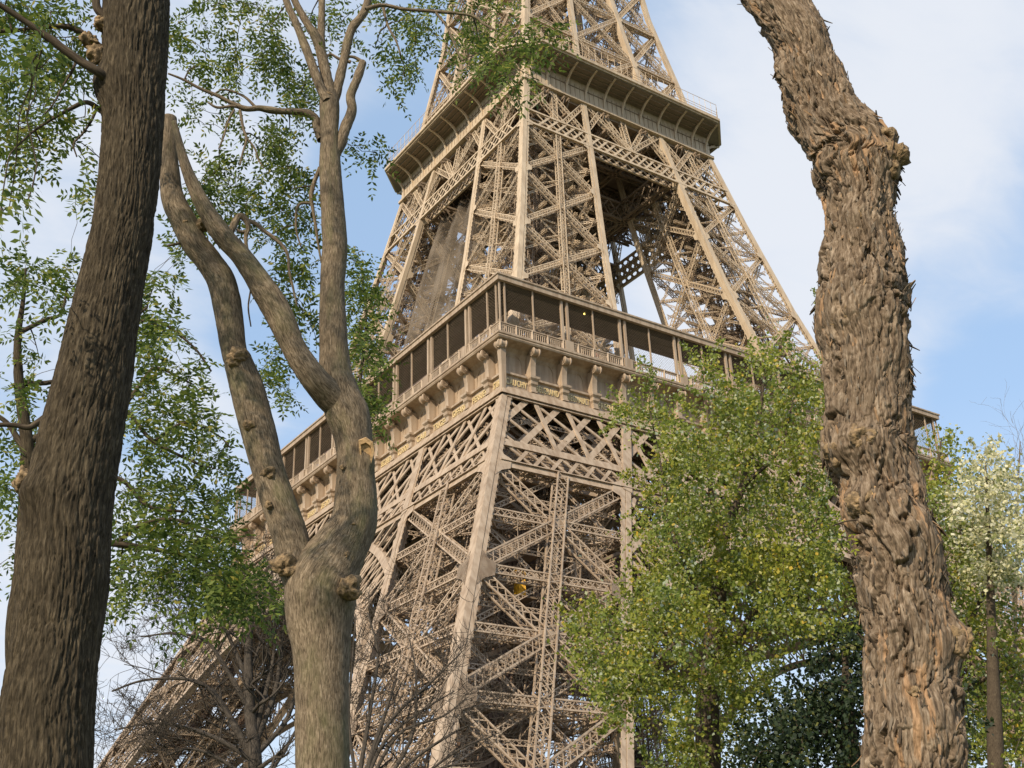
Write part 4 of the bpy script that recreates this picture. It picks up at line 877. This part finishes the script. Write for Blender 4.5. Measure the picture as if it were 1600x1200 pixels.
def shag(cyl, R_):
    big = fbm(cyl*np.array([5, 5, 3.6]), 3); wv = np.stack([fbm(cyl*np.array([9, 9, 5.])+k*31, 4) for k in range(3)], -1)
    f1, f2, cid = voro(cyl*np.array([11, 11, 2.6])+wv*1.1); g1, g2, gid = voro(cyl*np.array([26, 26, 9.])+wv*1.5+40)
    lift = np.clip(fbm(cyl*np.array([4, 4, 2.4])+9, 3)*2.6+.45, 0, 1)      # plates lift in some places and lie smooth in others
    step = np.clip((cid-.5)*3, -1, 1)
    return (.004+.016*lift)*step-(.010+.020*lift)*np.exp(-((f2-f1)/.085)**2)+(.002+.010*lift)*(gid-.5)-(.003+.005*lift)*np.exp(-((g2-g1)/.12)**2)+.055*big+.016*fbm(cyl*np.array([15, 15, 12]), 4)*(.25+lift)+.005*fbm(cyl*np.array([60, 60, 24.]), 4)
bm = [(front(1350, 785, D3, .2), .06, .09), (front(1330, 490, D3, .2), .05, .12), (front(1340, 690, D3, .2), .05, .10), (front(1310, 705, D3, .18), .05, .09), (front(1390, 250, D3, .15), .05, .12), (front(1345, 340, D3, .18), .03, .1), (at(1495, 1000, D3), .06, .09), (front(1430, 830, D3, .2), .03, .12)]
mb = MB(); C3, r3, (X3, N3, T3) = tube(mb, P, Rr, 300, 36, shag, bumps=bm)
finish(mb, 'trunk', BARK3, t3)
fk = MB()                                             # loose plates and splinters of bark
nf = 3000; ii = rng.integers(60, len(C3)-4, nf); jj = rng.integers(0, 300, nf); B = X3[ii, jj]; Nn = N3[ii, jj]; Tt = T3[ii]; Sd = unit(np.cross(Tt, Nn))
spots = [(1400, 235), (1405, 265), (1400, 300), (1375, 195), (1412, 440), (1420, 470), (1422, 560), (1418, 590), (1275, 470), (1240, 185), (1225, 120), (1455, 800), (1270, 300), (1300, 720), (1480, 900), (1340, 930)]; k0_ = nf-len(spots)*14; Xf = X3.reshape(-1, 3)
for q_, sp_ in enumerate(spots):                       # ragged tufts of lifted bark
    d_ = np.linalg.norm(Xf-at(sp_[0], sp_[1], D3), axis=1); near = np.argsort(d_)[:900]; pick = rng.choice(near, 14); sl_ = slice(k0_+q_*14, k0_+q_*14+14); ii[sl_] = pick//300; jj[sl_] = pick % 300
B = X3[ii, jj]; Nn = N3[ii, jj]; Tt = T3[ii]; Sd = unit(np.cross(Tt, Nn))
ln = np.minimum(rng.gamma(2.0, .014, nf)+.012, .085); wd_ = np.minimum(ln*rng.uniform(.12, .34, nf), .014); tilt = np.where(rng.random(nf) < .10, rng.uniform(.25, .8, nf), np.clip(rng.normal(.02, .06, nf), -.08, .2)); sgn = rng.choice([-1, 1], nf, p=[.45, .55])
ln[k0_:] = rng.uniform(.03, .075, len(ln)-k0_); wd_[k0_:] = ln[k0_:]*rng.uniform(.3, .6, len(ln)-k0_); tilt[k0_:] = rng.uniform(.05, .5, len(ln)-k0_)
ax = unit(Tt*sgn[:, None]+Sd*rng.normal(0, .22, (nf, 1))); A_ = B-Nn*.004; M_ = B+ax*(ln*.5)[:, None]+Nn*(ln*tilt*.3+.004)[:, None]; E_ = B+ax*ln[:, None]+Nn*(ln*tilt+.004)[:, None]
W_ = unit(np.cross(ax, Nn)); th_ = Nn*.004
V = np.stack([A_+W_*(wd_*.4)[:, None], A_-W_*(wd_*.4)[:, None], M_+W_*(wd_*.5)[:, None], M_-W_*(wd_*.5)[:, None], E_+W_*(wd_*.18)[:, None], E_-W_*(wd_*.18)[:, None]], 1)
V = np.concatenate([V, V-th_[:, None]], 1); f = np.array([(0, 1, 3, 2), (2, 3, 5, 4), (6, 8, 9, 7), (8, 10, 11, 9), (0, 2, 8, 6), (2, 4, 10, 8), (1, 7, 9, 3), (3, 9, 11, 5), (4, 5, 11, 10)])
fk.add(V.reshape(-1, 3), (f[None]+(np.arange(nf)*12)[:, None, None]).reshape(-1, 4)); finish(fk, 'bark_flakes', FLAKE, t3, smooth=False)
for (px_, py_, rp, nm, sd_, off) in ((1348, 788, 24, 'burl', 31, .215), (1495, 1003, 22, 'burl', 32, .03), (1367, 770, 9, 'cut_stub', 33, .26), (1330, 488, 18, 'burl', 34, .22), (1308, 500, 12, 'knot', 35, .2), (1345, 685, 22, 'burl', 36, .21), (1308, 708, 20, 'burl', 37, .16), (1395, 250, 24, 'burl', 38, .08), (1340, 345, 18, 'burl', 40, .18), (1385, 215, 14, 'burl', 41, .09), (1428, 1082, 8, 'knot', 39, .22)):
    knot(front(px_, py_, D3, off), -ray(px_, py_)+.5*R2*(1 if px_ > 1450 else 0), rp*pxm(px_, py_, D3), t3, nm, m_=WOODC if nm == 'cut_stub' else None, seed=sd_)
mb = MB(); P, Rr = px_path([(1340, 812, 3), (1320, 815, 2.5), (1300, 822, 2)], D3-.22); tube(mb, P, Rr, 5, 4); finish(mb, 'sprout', BRANCH, t3)
V, F = compound(np.array([at(a, b, D3-.22) for a, b in ((1325, 815), (1312, 812), (1318, 825), (1300, 822), (1330, 830))]), np.array([R2*-1+U2*.4, R2*-.6+U2, R2*-.7-U2*.5, -R2, R2*.2-U2]), .075, 4, .03); mb = MB(); mb.add(V, F); finish(mb, 'sprout_leaves', LEAF_Y, t3, smooth=False)
# ---------------------------------------------------------------- locust behind, left
D4 = 13.0
t4 = root_of('locust_tree', at(38, 1000, D4), 'green leaved locust standing behind the furrowed trunk, its crown spreading to the forked tree')
mb = MB(); sk4 = Skel()
P, Rr = px_path([(40, 1340, 34), (36, 1200, 32), (22, 1000, 26), (36, 880, 26), (42, 760, 24), (42, 690, 20), (30, 600, 15), (28, 530, 11), (36, 470, 7), (40, 420, 4)], D4); P = np.vstack([[P[0][0], P[0][1], -.1], P]); Rr = np.concatenate([[.2], Rr])
C_, r, _ = tube(mb, P, Rr, 20, 8, lambda c, R_: .15*R_*fbm(c*14, 3)); sk4.add(C_, r); finish(mb, 'trunk', BARK1, t4)
BM = [BRANCH, t4]
def l4(lst, n=7): limb(mb, sk4, lst, D4, n, 5)
l4([(44, 720, 12), (30, 690, 10), (10, 660, 8), (-20, 640, 6)]); l4([(36, 880, 14), (110, 850, 12), (180, 850, 10), (240, 858, 8), (300, 870, 6), (350, 890, 4)]); l4([(180, 850, 8), (220, 820, 7), (270, 812, 6), (330, 830, 4)]); l4([(42, 760, 12), (120, 740, 10), (190, 750, 8), (230, 790, 6), (290, 800, 4)])
l4([(44, 690, 12), (110, 660, 11), (190, 640, 9), (240, 690, 6), (320, 730, 4)]); l4([(190, 640, 8), (220, 600, 6), (245, 575, 5), (300, 600, 3)]); l4([(30, 520, 8), (70, 500, 7), (95, 490, 5), (105, 450, 3)]); l4([(32, 600, 9), (100, 590, 7), (180, 520, 6), (230, 480, 4)]); l4([(240, 690, 5), (290, 660, 4), (340, 680, 3), (360, 700, 2.4)])
l4([(180, 520, 5), (240, 500, 4.5), (300, 540, 4), (330, 580, 3)])
tw = MB(); lv = MB()
cl4 = [(60, 440, 50, 30, 9), (20, 450, 30, 30, 7), (110, 420, 40, 40, 8), (90, 470, 40, 40, 7), (30, 540, 30, 30, 5), (120, 560, 20, 20, 2), (20, 620, 40, 30, 9), (40, 690, 40, 40, 12), (10, 760, 30, 40, 8), (50, 830, 40, 40, 8), (20, 880, 30, 30, 4), (130, 300, 20, 40, 4),
       (215, 470, 30, 30, 10), (260, 440, 30, 20, 6), (240, 500, 40, 25, 12), (215, 530, 30, 30, 8), (270, 520, 30, 20, 5), (280, 400, 20, 20, 4), (300, 340, 30, 20, 6), (275, 560, 40, 25, 8), (230, 590, 40, 30, 9), (300, 600, 35, 30, 8), (215, 650, 40, 30, 11), (270, 640, 50, 25, 12), (320, 660, 30, 25, 7), (340, 720, 40, 30, 10), (290, 700, 50, 30, 13), (230, 710, 40, 30, 10), (215, 770, 40, 30, 13), (275, 765, 50, 25, 16), (320, 790, 40, 25, 13), (225, 830, 50, 30, 17), (290, 840, 50, 30, 22), (340, 860, 45, 30, 20), (200, 880, 35, 30, 10), (260, 890, 45, 30, 15), (320, 905, 45, 25, 18), (375, 905, 45, 30, 18), (360, 935, 45, 25, 15), (410, 940, 35, 25, 9), (300, 945, 30, 20, 6), (195, 925, 25, 30, 5), (360, 770, 25, 25, 4)]
leafy_locust([q[:4]+(max(2, int(q[4]*.84)),) for q in cl4], sk4, tw, lv, D4, 1.6, .09, .36, 4)
crown(tw, lv, LEAF_L, t4)
# a small locust behind the fork, its leaves against the gallery
t4b = root_of('young_locust', at(600, 1250, 17), 'slender locust just right of the upright limb, leaves hanging against the gallery corner')
sk = Skel(); mb = MB(); P, Rr = px_path([(520, 1300, 9), (520, 1100, 8), (530, 900, 7), (548, 720, 6), (562, 600, 5), (572, 500, 4), (565, 420, 3)], 14); P = np.vstack([[P[0][0], P[0][1], -.1], P]); Rr = np.concatenate([[.06], Rr]); C_, r, _ = tube(mb, P, Rr, 8, 6); sk.add(C_, r); finish(mb, 'trunk', BRANCH, t4b)
t4b.location = (P[0][0], P[0][1], 0); 
for ch in t4b.children: ch.location = -t4b.location
tw = MB(); lv = MB(); leafy_locust([(565, 410, 25, 30, 7), (560, 450, 25, 30, 8), (580, 470, 25, 30, 10), (583, 500, 20, 20, 6), (568, 540, 25, 30, 7), (585, 560, 18, 20, 7), (568, 610, 22, 25, 14), (580, 645, 18, 20, 9), (555, 500, 15, 30, 5), (440, 555, 30, 40, 8), (415, 590, 25, 25, 6), (465, 520, 25, 25, 6), (440, 610, 20, 15, 3)], sk, tw, lv, 14, .8, .085, .34, 4)
crown(tw, lv, LEAF_L, t4b)
# ---------------------------------------------------------------- leafy trees on the right
def leafy(name, label, trunk, limbs, clumps, D, dj, size, leafm, barkm=BRANCH, per=46, rad=.55, tw_r=.012):
    t = root_of(name, at(trunk[0][0], trunk[0][1], D), label); sk = Skel(); mb = MB(); P, Rr = px_path(trunk, D); P = np.vstack([[P[0][0], P[0][1], -.1], P]); Rr = np.concatenate([[Rr[0]*1.4], Rr]); t.location = (P[0][0], P[0][1], 0)
    C_, r, _ = tube(mb, P, Rr, 16, 6, lambda c, R_: .15*R_*fbm(c*6, 3)); sk.add(C_, r); finish(mb, 'trunk', barkm, t)
    if limbs:
        for l in limbs: mb = MB(); P, Rr = px_path(l, D); C_, r, _ = tube(mb, P, Rr, 8, 5); sk.add(C_, r); finish(mb, 'branch', barkm, t)
    T_ = []
    for q in clumps:
        for _ in range(q[4]):
            a = rng.normal(0, .5, 2); T_.append(at(q[0]+a[0]*q[2], q[1]+a[1]*q[3], D+rng.normal(0, dj*.5)))
    T_ = order(T_, sk); tw = MB(); dirs = sk.reach(T_, tw, tw_r, .1, 3, .12); 
    n = len(T_); dirs = unit(dirs*.6+np.array([0, 0, .45])+rng.normal(0, .45, (n, 3))); u_ = rng.uniform(-1, 1, (n*per, 1)); sp = rng.normal(0, 1, (n*per, 3))*rad*.20*(1.25-u_)*np.repeat(rng.uniform(.5, 1.5, n), per)[:, None]
    V, F = simple_leaves(np.repeat(T_, per, 0)+sp+np.repeat(dirs, per, 0)*u_*rad*1.25, size); lv = MB(); lv.add(V, F); crown(tw, lv, leafm, t, barkm); return t
c5 = [(1010, 615, 22, 25, 7), (1040, 660, 40, 25, 12), (1000, 650, 25, 18, 6), (975, 640, 15, 10, 3), (1100, 600, 30, 40, 10), (1130, 640, 50, 40, 20), (1190, 575, 30, 25, 12), (1180, 630, 50, 40, 22), (1240, 590, 30, 30, 10), (1250, 640, 40, 40, 18), (1070, 700, 50, 35, 18), (1030, 740, 45, 30, 14), (1120, 720, 60, 50, 30), (1200, 700, 60, 50, 30), (1270, 700, 40, 60, 22), (1040, 800, 40, 35, 14), (1100, 800, 60, 50, 30), (1180, 800, 60, 60, 36), (1260, 800, 50, 60, 32), (1020, 850, 30, 25, 8), (1060, 880, 50, 40, 22), (1140, 890, 70, 50, 36), (1220, 900, 60, 50, 32), (1290, 900, 40, 60, 24), (1010, 930, 35, 30, 12), (960, 970, 40, 22, 11), (900, 985, 25, 18, 5), (920, 1030, 35, 22, 8), (990, 990, 45, 35, 20), (1050, 960, 50, 40, 24), (1110, 960, 50, 40, 22), (1180, 970, 60, 35, 20), (960, 1060, 40, 35, 16), (1010, 1060, 45, 35, 18), (970, 1110, 35, 18, 8), (1060, 1020, 30, 40, 10), (1090, 1080, 30, 50, 12), (1060, 1120, 35, 40, 10), (1240, 965, 50, 25, 14), (1310, 980, 30, 30, 10), (1040, 1180, 50, 40, 10), (1090, 1190, 40, 40, 12), (1150, 1040, 40, 40, 16), (1180, 1080, 40, 30, 14), (1140, 1110, 40, 40, 12), (1215, 1030, 20, 20, 5), (1290, 560, 15, 40, 4), (1290, 620, 25, 50, 12)]
leafy('poplar_tree', 'tall poplar with green and yellowing leaves, left of the shaggy trunk', [(1110, 1420, 46), (1108, 1250, 42), (1105, 1120, 38), (1112, 1040, 34), (1120, 960, 28), (1125, 900, 22), (1128, 850, 16), (1160, 760, 11), (1185, 660, 7), (1195, 580, 3)],
      [[(1112, 1050, 16), (1150, 1000, 13), (1190, 940, 11), (1250, 880, 8), (1280, 800, 5)], [(1118, 980, 12), (1080, 900, 9), (1050, 830, 7), (1035, 740, 4), (1015, 640, 2.5)], [(1108, 1080, 12), (1060, 1000, 9), (1000, 985, 6), (940, 990, 3)], [(1128, 850, 12), (1110, 760, 8), (1110, 680, 5), (1100, 610, 3)], [(1200, 930, 9), (1260, 935, 6), (1320, 960, 4)], [(1060, 1000, 6), (1000, 1060, 4), (970, 1100, 2.5)], [(1160, 760, 7), (1220, 700, 5), (1240, 620, 3)]], [q[:4]+(max(2, int(q[4]*(.46 if q[1] < 800 else .58))),) for q in c5], 44, 6.0, .14, LEAF_P, per=170, rad=.95, tw_r=.02)
leafy('poplar_tree', 'silvery poplar right of the shaggy trunk, its top under the gallery end', [(1470, 1420, 40), (1468, 1250, 36), (1465, 1100, 30), (1462, 980, 22), (1455, 880, 14), (1460, 780, 8), (1470, 690, 3)], [[(1465, 1050, 14), (1520, 960, 10), (1560, 880, 6)], [(1465, 1100, 12), (1540, 1060, 8), (1590, 1040, 5)], [(1462, 980, 10), (1500, 880, 7), (1500, 800, 4)]],
      [(1470, 690, 18, 25, 6), (1470, 740, 25, 30, 10), (1450, 780, 30, 30, 12), (1490, 780, 25, 30, 9), (1480, 840, 35, 35, 18), (1530, 850, 30, 35, 12), (1510, 900, 45, 40, 24), (1480, 950, 40, 40, 20), (1560, 940, 35, 40, 14), (1530, 1000, 50, 40, 22), (1590, 1010, 30, 40, 12), (1520, 1080, 45, 40, 20), (1580, 1080, 40, 40, 18), (1550, 1150, 50, 40, 22), (1500, 1170, 40, 40, 16), (1600, 1150, 40, 40, 14)], 50, 4.0, .15, LEAF_P, per=58, rad=.8, tw_r=.02)
leafy('white_poplar', 'small pale leaved poplar at the right edge, brightest of the trees', [(1560, 1420, 30), (1556, 1200, 26), (1550, 1000, 16), (1545, 850, 8), (1540, 730, 3)], [], [(1540, 720, 22, 20, 8), (1560, 760, 30, 30, 12), (1530, 780, 25, 25, 9), (1570, 810, 30, 30, 10), (1535, 830, 30, 25, 10), (1590, 850, 20, 30, 6), (1510, 800, 20, 30, 6), (1580, 880, 30, 30, 8), (1550, 890, 30, 30, 8)], 46, 3, .15, LEAF_W, per=95, rad=.75, tw_r=.02)
leafy('yew_tree', 'dark evergreen in shade low behind the shaggy trunk', [(1330, 1420, 40), (1330, 1250, 34), (1325, 1120, 22), (1320, 1020, 8)], [], [(1300, 1030, 30, 25, 10), (1340, 1000, 30, 30, 12), (1290, 1080, 40, 25, 18), (1330, 1080, 50, 40, 24), (1250, 1120, 50, 25, 18), (1210, 1130, 40, 25, 10), (1300, 1140, 60, 40, 30), (1230, 1170, 60, 30, 26), (1180, 1180, 40, 30, 12), (1320, 1200, 70, 40, 30), (1400, 1100, 50, 60, 20), (1480, 1150, 40, 60, 16), (1180, 1220, 60, 30, 16)], 40, 3.5, .15, LEAF_D, per=60, rad=.8, tw_r=.02)
# ---------------------------------------------------------------- bare trees
def bare(name, label, starts, D, depth=5, spread=.55, lenf=.72, hue=TWIG, seed=1, group=None, kids=3):
    r_ = np.random.default_rng(seed); base = at(starts[0][0][0], starts[0][0][1], D); t = root_of(name, base, label, group); tr = MB(); bt = MB()
    def grow(P, d, L_, rad, lv_):
        n = 4; pts = [P]; dd = d
        for _ in range(n): dd = unit(dd+r_.normal(0, .16, 3)+np.array([0, 0, .05])); pts.append(pts[-1]+dd*L_/n)
        tube(bt, pts, np.linspace(rad, rad*.55, n+1), 6 if rad > .03 else 4 if rad > .012 else 3, 2, cap=False)
        if lv_ <= 0: return
        for k in range(kids):
            i = r_.integers(2, n+1); grow(pts[i], unit(dd+r_.normal(0, spread, 3)), L_*lenf*r_.uniform(.7, 1.1), max(rad*.45, .0055), lv_-1)
    first_ = True
    for lst in starts:
        P, Rr = px_path(lst, D)
        if first_: P = np.vstack([[P[0][0], P[0][1], -.1], P]); Rr = np.concatenate([[Rr[0]*1.3], Rr]); t.location = (P[0][0], P[0][1], 0)
        C_, r, _ = tube(tr if first_ else bt, P, Rr, 10, 5, lambda c, R_: .12*R_*fbm(c*8, 3)); first_ = False
        for k in range(len(C_)//4, len(C_), 2):
            dd = unit(C_[min(k+1, len(C_)-1)]-C_[k-1]); grow(C_[k], unit(dd+r_.normal(0, spread*1.3, 3)), r_.uniform(.8, 1.5)*pxm(800, 600, D)*55, r[k]*.42, depth)
    finish(tr, 'trunk', hue, t); finish(bt, 'branch', hue, t); return t
bare('bare_tree', 'leafless dark branched tree low between the furrowed and forked trunks', [[(400, 1420, 26), (400, 1250, 24), (398, 1180, 22), (390, 1100, 18), (388, 1020, 13), (394, 960, 8), (396, 920, 4)], [(398, 1190, 13), (370, 1140, 12), (340, 1090, 8), (310, 1066, 6), (270, 1060, 5), (220, 1064, 4), (175, 1080, 3)], [(396, 1120, 10), (350, 1040, 7), (320, 1000, 5), (270, 990, 4), (220, 995, 2.5)], [(400, 1160, 10), (430, 1080, 8), (440, 1010, 5), (445, 960, 3)], [(400, 1190, 10), (330, 1150, 7), (250, 1130, 4), (180, 1140, 2.5)], [(394, 1080, 9), (360, 1000, 6), (335, 950, 4), (300, 930, 2.5)], [(400, 1180, 10), (450, 1120, 7), (470, 1040, 4), (480, 980, 2.5)], [(398, 1150, 10), (425, 1040, 6), (430, 980, 4), (425, 930, 2.5)], [(400, 1230, 9), (350, 1190, 6), (300, 1170, 4), (260, 1180, 3)], [(400, 1240, 9), (440, 1180, 6), (470, 1130, 4), (500, 1100, 3)]], 26, 4, .65, .76, seed=4, kids=3)
bare('bare_shrub', 'tangle of bare twigs across the tower foot, right of the forked trunk', [[(560, 1420, 12), (560, 1300, 11), (575, 1200, 9), (600, 1120, 6), (620, 1060, 3)], [(560, 1250, 9), (600, 1160, 6), (660, 1110, 4), (710, 1080, 2)], [(560, 1220, 8), (580, 1100, 6), (590, 1020, 4), (575, 960, 2.5)], [(560, 1280, 8), (630, 1200, 6), (700, 1150, 4), (740, 1130, 2)], [(560, 1240, 7), (545, 1130, 5), (550, 1040, 3.5), (556, 960, 2)], [(560, 1280, 8), (610, 1240, 6), (690, 1200, 4), (760, 1190, 2)], [(560, 1260, 8), (600, 1140, 6), (680, 1060, 4), (720, 1020, 2)], [(560, 1280, 8), (640, 1160, 6), (650, 1060, 4), (640, 1000, 2)], [(560, 1290, 8), (650, 1220, 5), (720, 1170, 3.5), (770, 1150, 2)], [(560, 1260, 8), (620, 1150, 5), (690, 1120, 3.5), (730, 1090, 2)]], 24, 3, .65, .75, seed=9, kids=3)
bare('bare_tree', 'thin pinkish leafless tree standing at the far right edge', [[(1592, 1420, 9), (1590, 1200, 8), (1586, 1000, 6), (1589, 850, 4), (1591, 760, 2.6), (1594, 690, 1.6)], [(1586, 960, 4), (1574, 860, 3), (1566, 790, 1.6)], [(1588, 900, 4), (1600, 800, 3), (1606, 740, 1.6)]], 56, 3, .45, .7, hue=BARK2, seed=13, kids=2)

# ---------------------------------------------------------------- inside the near leg: a yellow works hoist and a climber
YEL = mat('hoist yellow', (.85, .47, .03), .5, .1, 2)
hc = CAM+ray(812, 910)*((-43.0-CAM[1])/ray(812, 910)[1]); h = empty('works_hoist', (hc[0], hc[1], hc[2]-1.15)); tag(h, 'small yellow hoist cage hanging inside the lattice of the near leg', 'hoist')
mb = MB(); mb.box((-.34, -.4, 0), (.34, .4, .12)); mb.box((-.34, -.4, 2.1), (.34, .4, 2.2)); mb.box((-.34, .34, .12), (.34, .4, 2.1)); mb.box((-.34, -.34, .12), (-.28, .34, 1.3)); mb.box((.28, -.34, .12), (.34, .34, 1.3))
mb.box((-.34, -.4, .12), (-.02, -.35, 1.9)); mb.build('cage', YEL, h)
mb = MB(); mb.bars([(.05, -.38, .12), (.16, -.38, .12), (.26, -.38, .12), (.31, -.37, .12)], [(.05, -.38, 2.1), (.16, -.38, 2.1), (.26, -.38, 2.1), (.31, -.37, 2.1)], .05, .05); mb.build('gate', YEL, h)
mb = MB(); mb.bars([(-.3, 0, 2.2), (.3, 0, 2.2)], [(0, 0, 2.9), (0, 0, 2.9)], .05, .05); mb.bars([(0, 0, 2.85)], [(0, 0, 7.0)], .05, .05); mb.build('cable', IRON_D, h)
pc = CAM+ray(729, 1063)*((-45.6-CAM[1])/ray(729, 1063)[1])
mb = MB(); mb.box((pc[0]-.9, pc[1]-.6, pc[2]-.14), (pc[0]+2.6, pc[1]+1.2, pc[2])); mb.bars([(pc[0]+2.4, pc[1]+1.1, pc[2]), (pc[0]-.8, pc[1]+1.1, pc[2])], [(pc[0]+2.4, pc[1]+1.1, pc[2]+1.1), (pc[0]-.8, pc[1]+1.1, pc[2]+1.1)], .05, .05); mb.bars([(pc[0]-.8, pc[1]+1.1, pc[2]+1.1)], [(pc[0]+2.4, pc[1]+1.1, pc[2]+1.1)], .05, .05)
mb.build('stair_landing', IRON, tower)
def skin(name, verts, edges, radii, m_, par, root_i=0):
    me = bpy.data.meshes.new(name); me.from_pydata(verts, edges, []); o = bpy.data.objects.new(name, me); COL.objects.link(o); o.modifiers.new('skin', 'SKIN')
    if not me.skin_vertices: bpy.context.view_layer.update()
    for i, r_ in enumerate(radii): me.skin_vertices[0].data[i].radius = (r_, r_); me.skin_vertices[0].data[i].use_root = i == root_i
    sb = o.modifiers.new('sub', 'SUBSURF'); sb.levels = 1; sb.render_levels = 1; me.materials.append(m_)
    if par: o.parent = par
    return o
SKINM = mat('skin', (.5, .32, .24), .6, .05, 3); TEAL = mat('teal jacket', (.03, .33, .38), .8, .1, 5); PALE = mat('pale trousers', (.55, .54, .52), .8, .1, 5); HAIR = mat('dark hair', (.03, .02, .015), .7, .1, 20); SHOE = mat('shoes', (.03, .03, .03), .6, .1, 5)
BV = [(0, 0, .92), (0, .0, 1.1), (.0, .02, 1.3), (0, .03, 1.44), (0, .05, 1.53), (0, .06, 1.62), (0, .05, 1.70), (-.19, .02, 1.40), (-.26, .10, 1.14), (-.24, .33, 1.10), (.19, .02, 1.40), (.27, .0, 1.13), (.25, .2, .98), (-.10, 0, .86), (-.11, .16, .52), (-.11, .05, .1), (-.11, .2, .04), (.10, 0, .86), (.11, -.03, .48), (.11, -.12, .1), (.11, .04, .04), (-.24, .40, 1.11), (.25, .26, .95)]
BE = [(0, 1), (1, 2), (2, 3), (3, 4), (4, 5), (5, 6), (3, 7), (7, 8), (8, 9), (3, 10), (10, 11), (11, 12), (0, 13), (13, 14), (14, 15), (15, 16), (0, 17), (17, 18), (18, 19), (19, 20), (9, 21), (12, 22)]
BR = [.13, .12, .14, .10, .052, .088, .075, .065, .045, .032, .065, .045, .032, .09, .062, .042, .035, .09, .062, .042, .035, .034, .034]
for hb, sgx in ((21, 1), (22, -1)):
    for k, (dx, l) in enumerate(((-.03, .065), (-.01, .08), (.01, .075), (.03, .06), (.05*sgx, .03))):
        b = BV[hb]; i = len(BV); BV.append((b[0]+dx, b[1]+l, b[2]-.01)); BV.append((b[0]+dx*1.2, b[1]+l*1.2, b[2]-.05)); BE += [(hb, i), (i, i+1)]; BR += [.009, .008]
ps = skin('person', BV, BE, BR, SKINM, None); ps.location = pc; ps.rotation_euler.z = -2.0+math.pi
tag(ps, 'person in teal jacket and pale trousers climbing the stairs inside the near leg', 'person')
skin('jacket', [BV[i] for i in (0, 1, 2, 3, 7, 8, 9, 10, 11, 12)], [(0, 1), (1, 2), (2, 3), (3, 4), (4, 5), (5, 6), (3, 7), (7, 8), (8, 9)], [.16, .155, .17, .11, .085, .062, .05, .085, .062, .05], TEAL, ps)
skin('trousers', [BV[i] for i in (0, 13, 14, 15, 17, 18, 19)], [(0, 1), (1, 2), (2, 3), (0, 4), (4, 5), (5, 6)], [.145, .105, .078, .062, .105, .078, .062], PALE, ps)
skin('hair', [(0, .03, 1.62), (0, .03, 1.72), (0, .0, 1.66)], [(0, 1), (0, 2)], [.085, .09, .08], HAIR, ps)
for i in (15, 19): skin('shoe', [BV[i], BV[i+1]], [(0, 1)], [.055, .045], SHOE, ps)

for q_, (vx, jm, lb_) in enumerate(((-22.0, (.30, .05, .04), 'visitor in a red jacket at the gallery railing, nearest the tower corner'), (-15.9, (.05, .06, .12), 'visitor in a navy jacket at the gallery railing, between the others'), (-8.4, (.35, .33, .3), 'visitor in a pale jacket at the gallery railing, farthest from the corner'))):
    v = dup(ps); v.location = (vx, -34.0, 57.75); v.rotation_euler.z = math.pi+.3*q_; tag(v, lb_, 'person', 'visitors at the gallery railing')
    for ch in v.children:
        if ch.name.startswith('jacket'): ch.data = ch.data.copy(); ch.data.materials.clear(); ch.data.materials.append(mat('visitor jacket', jm, .8, .1, 5))
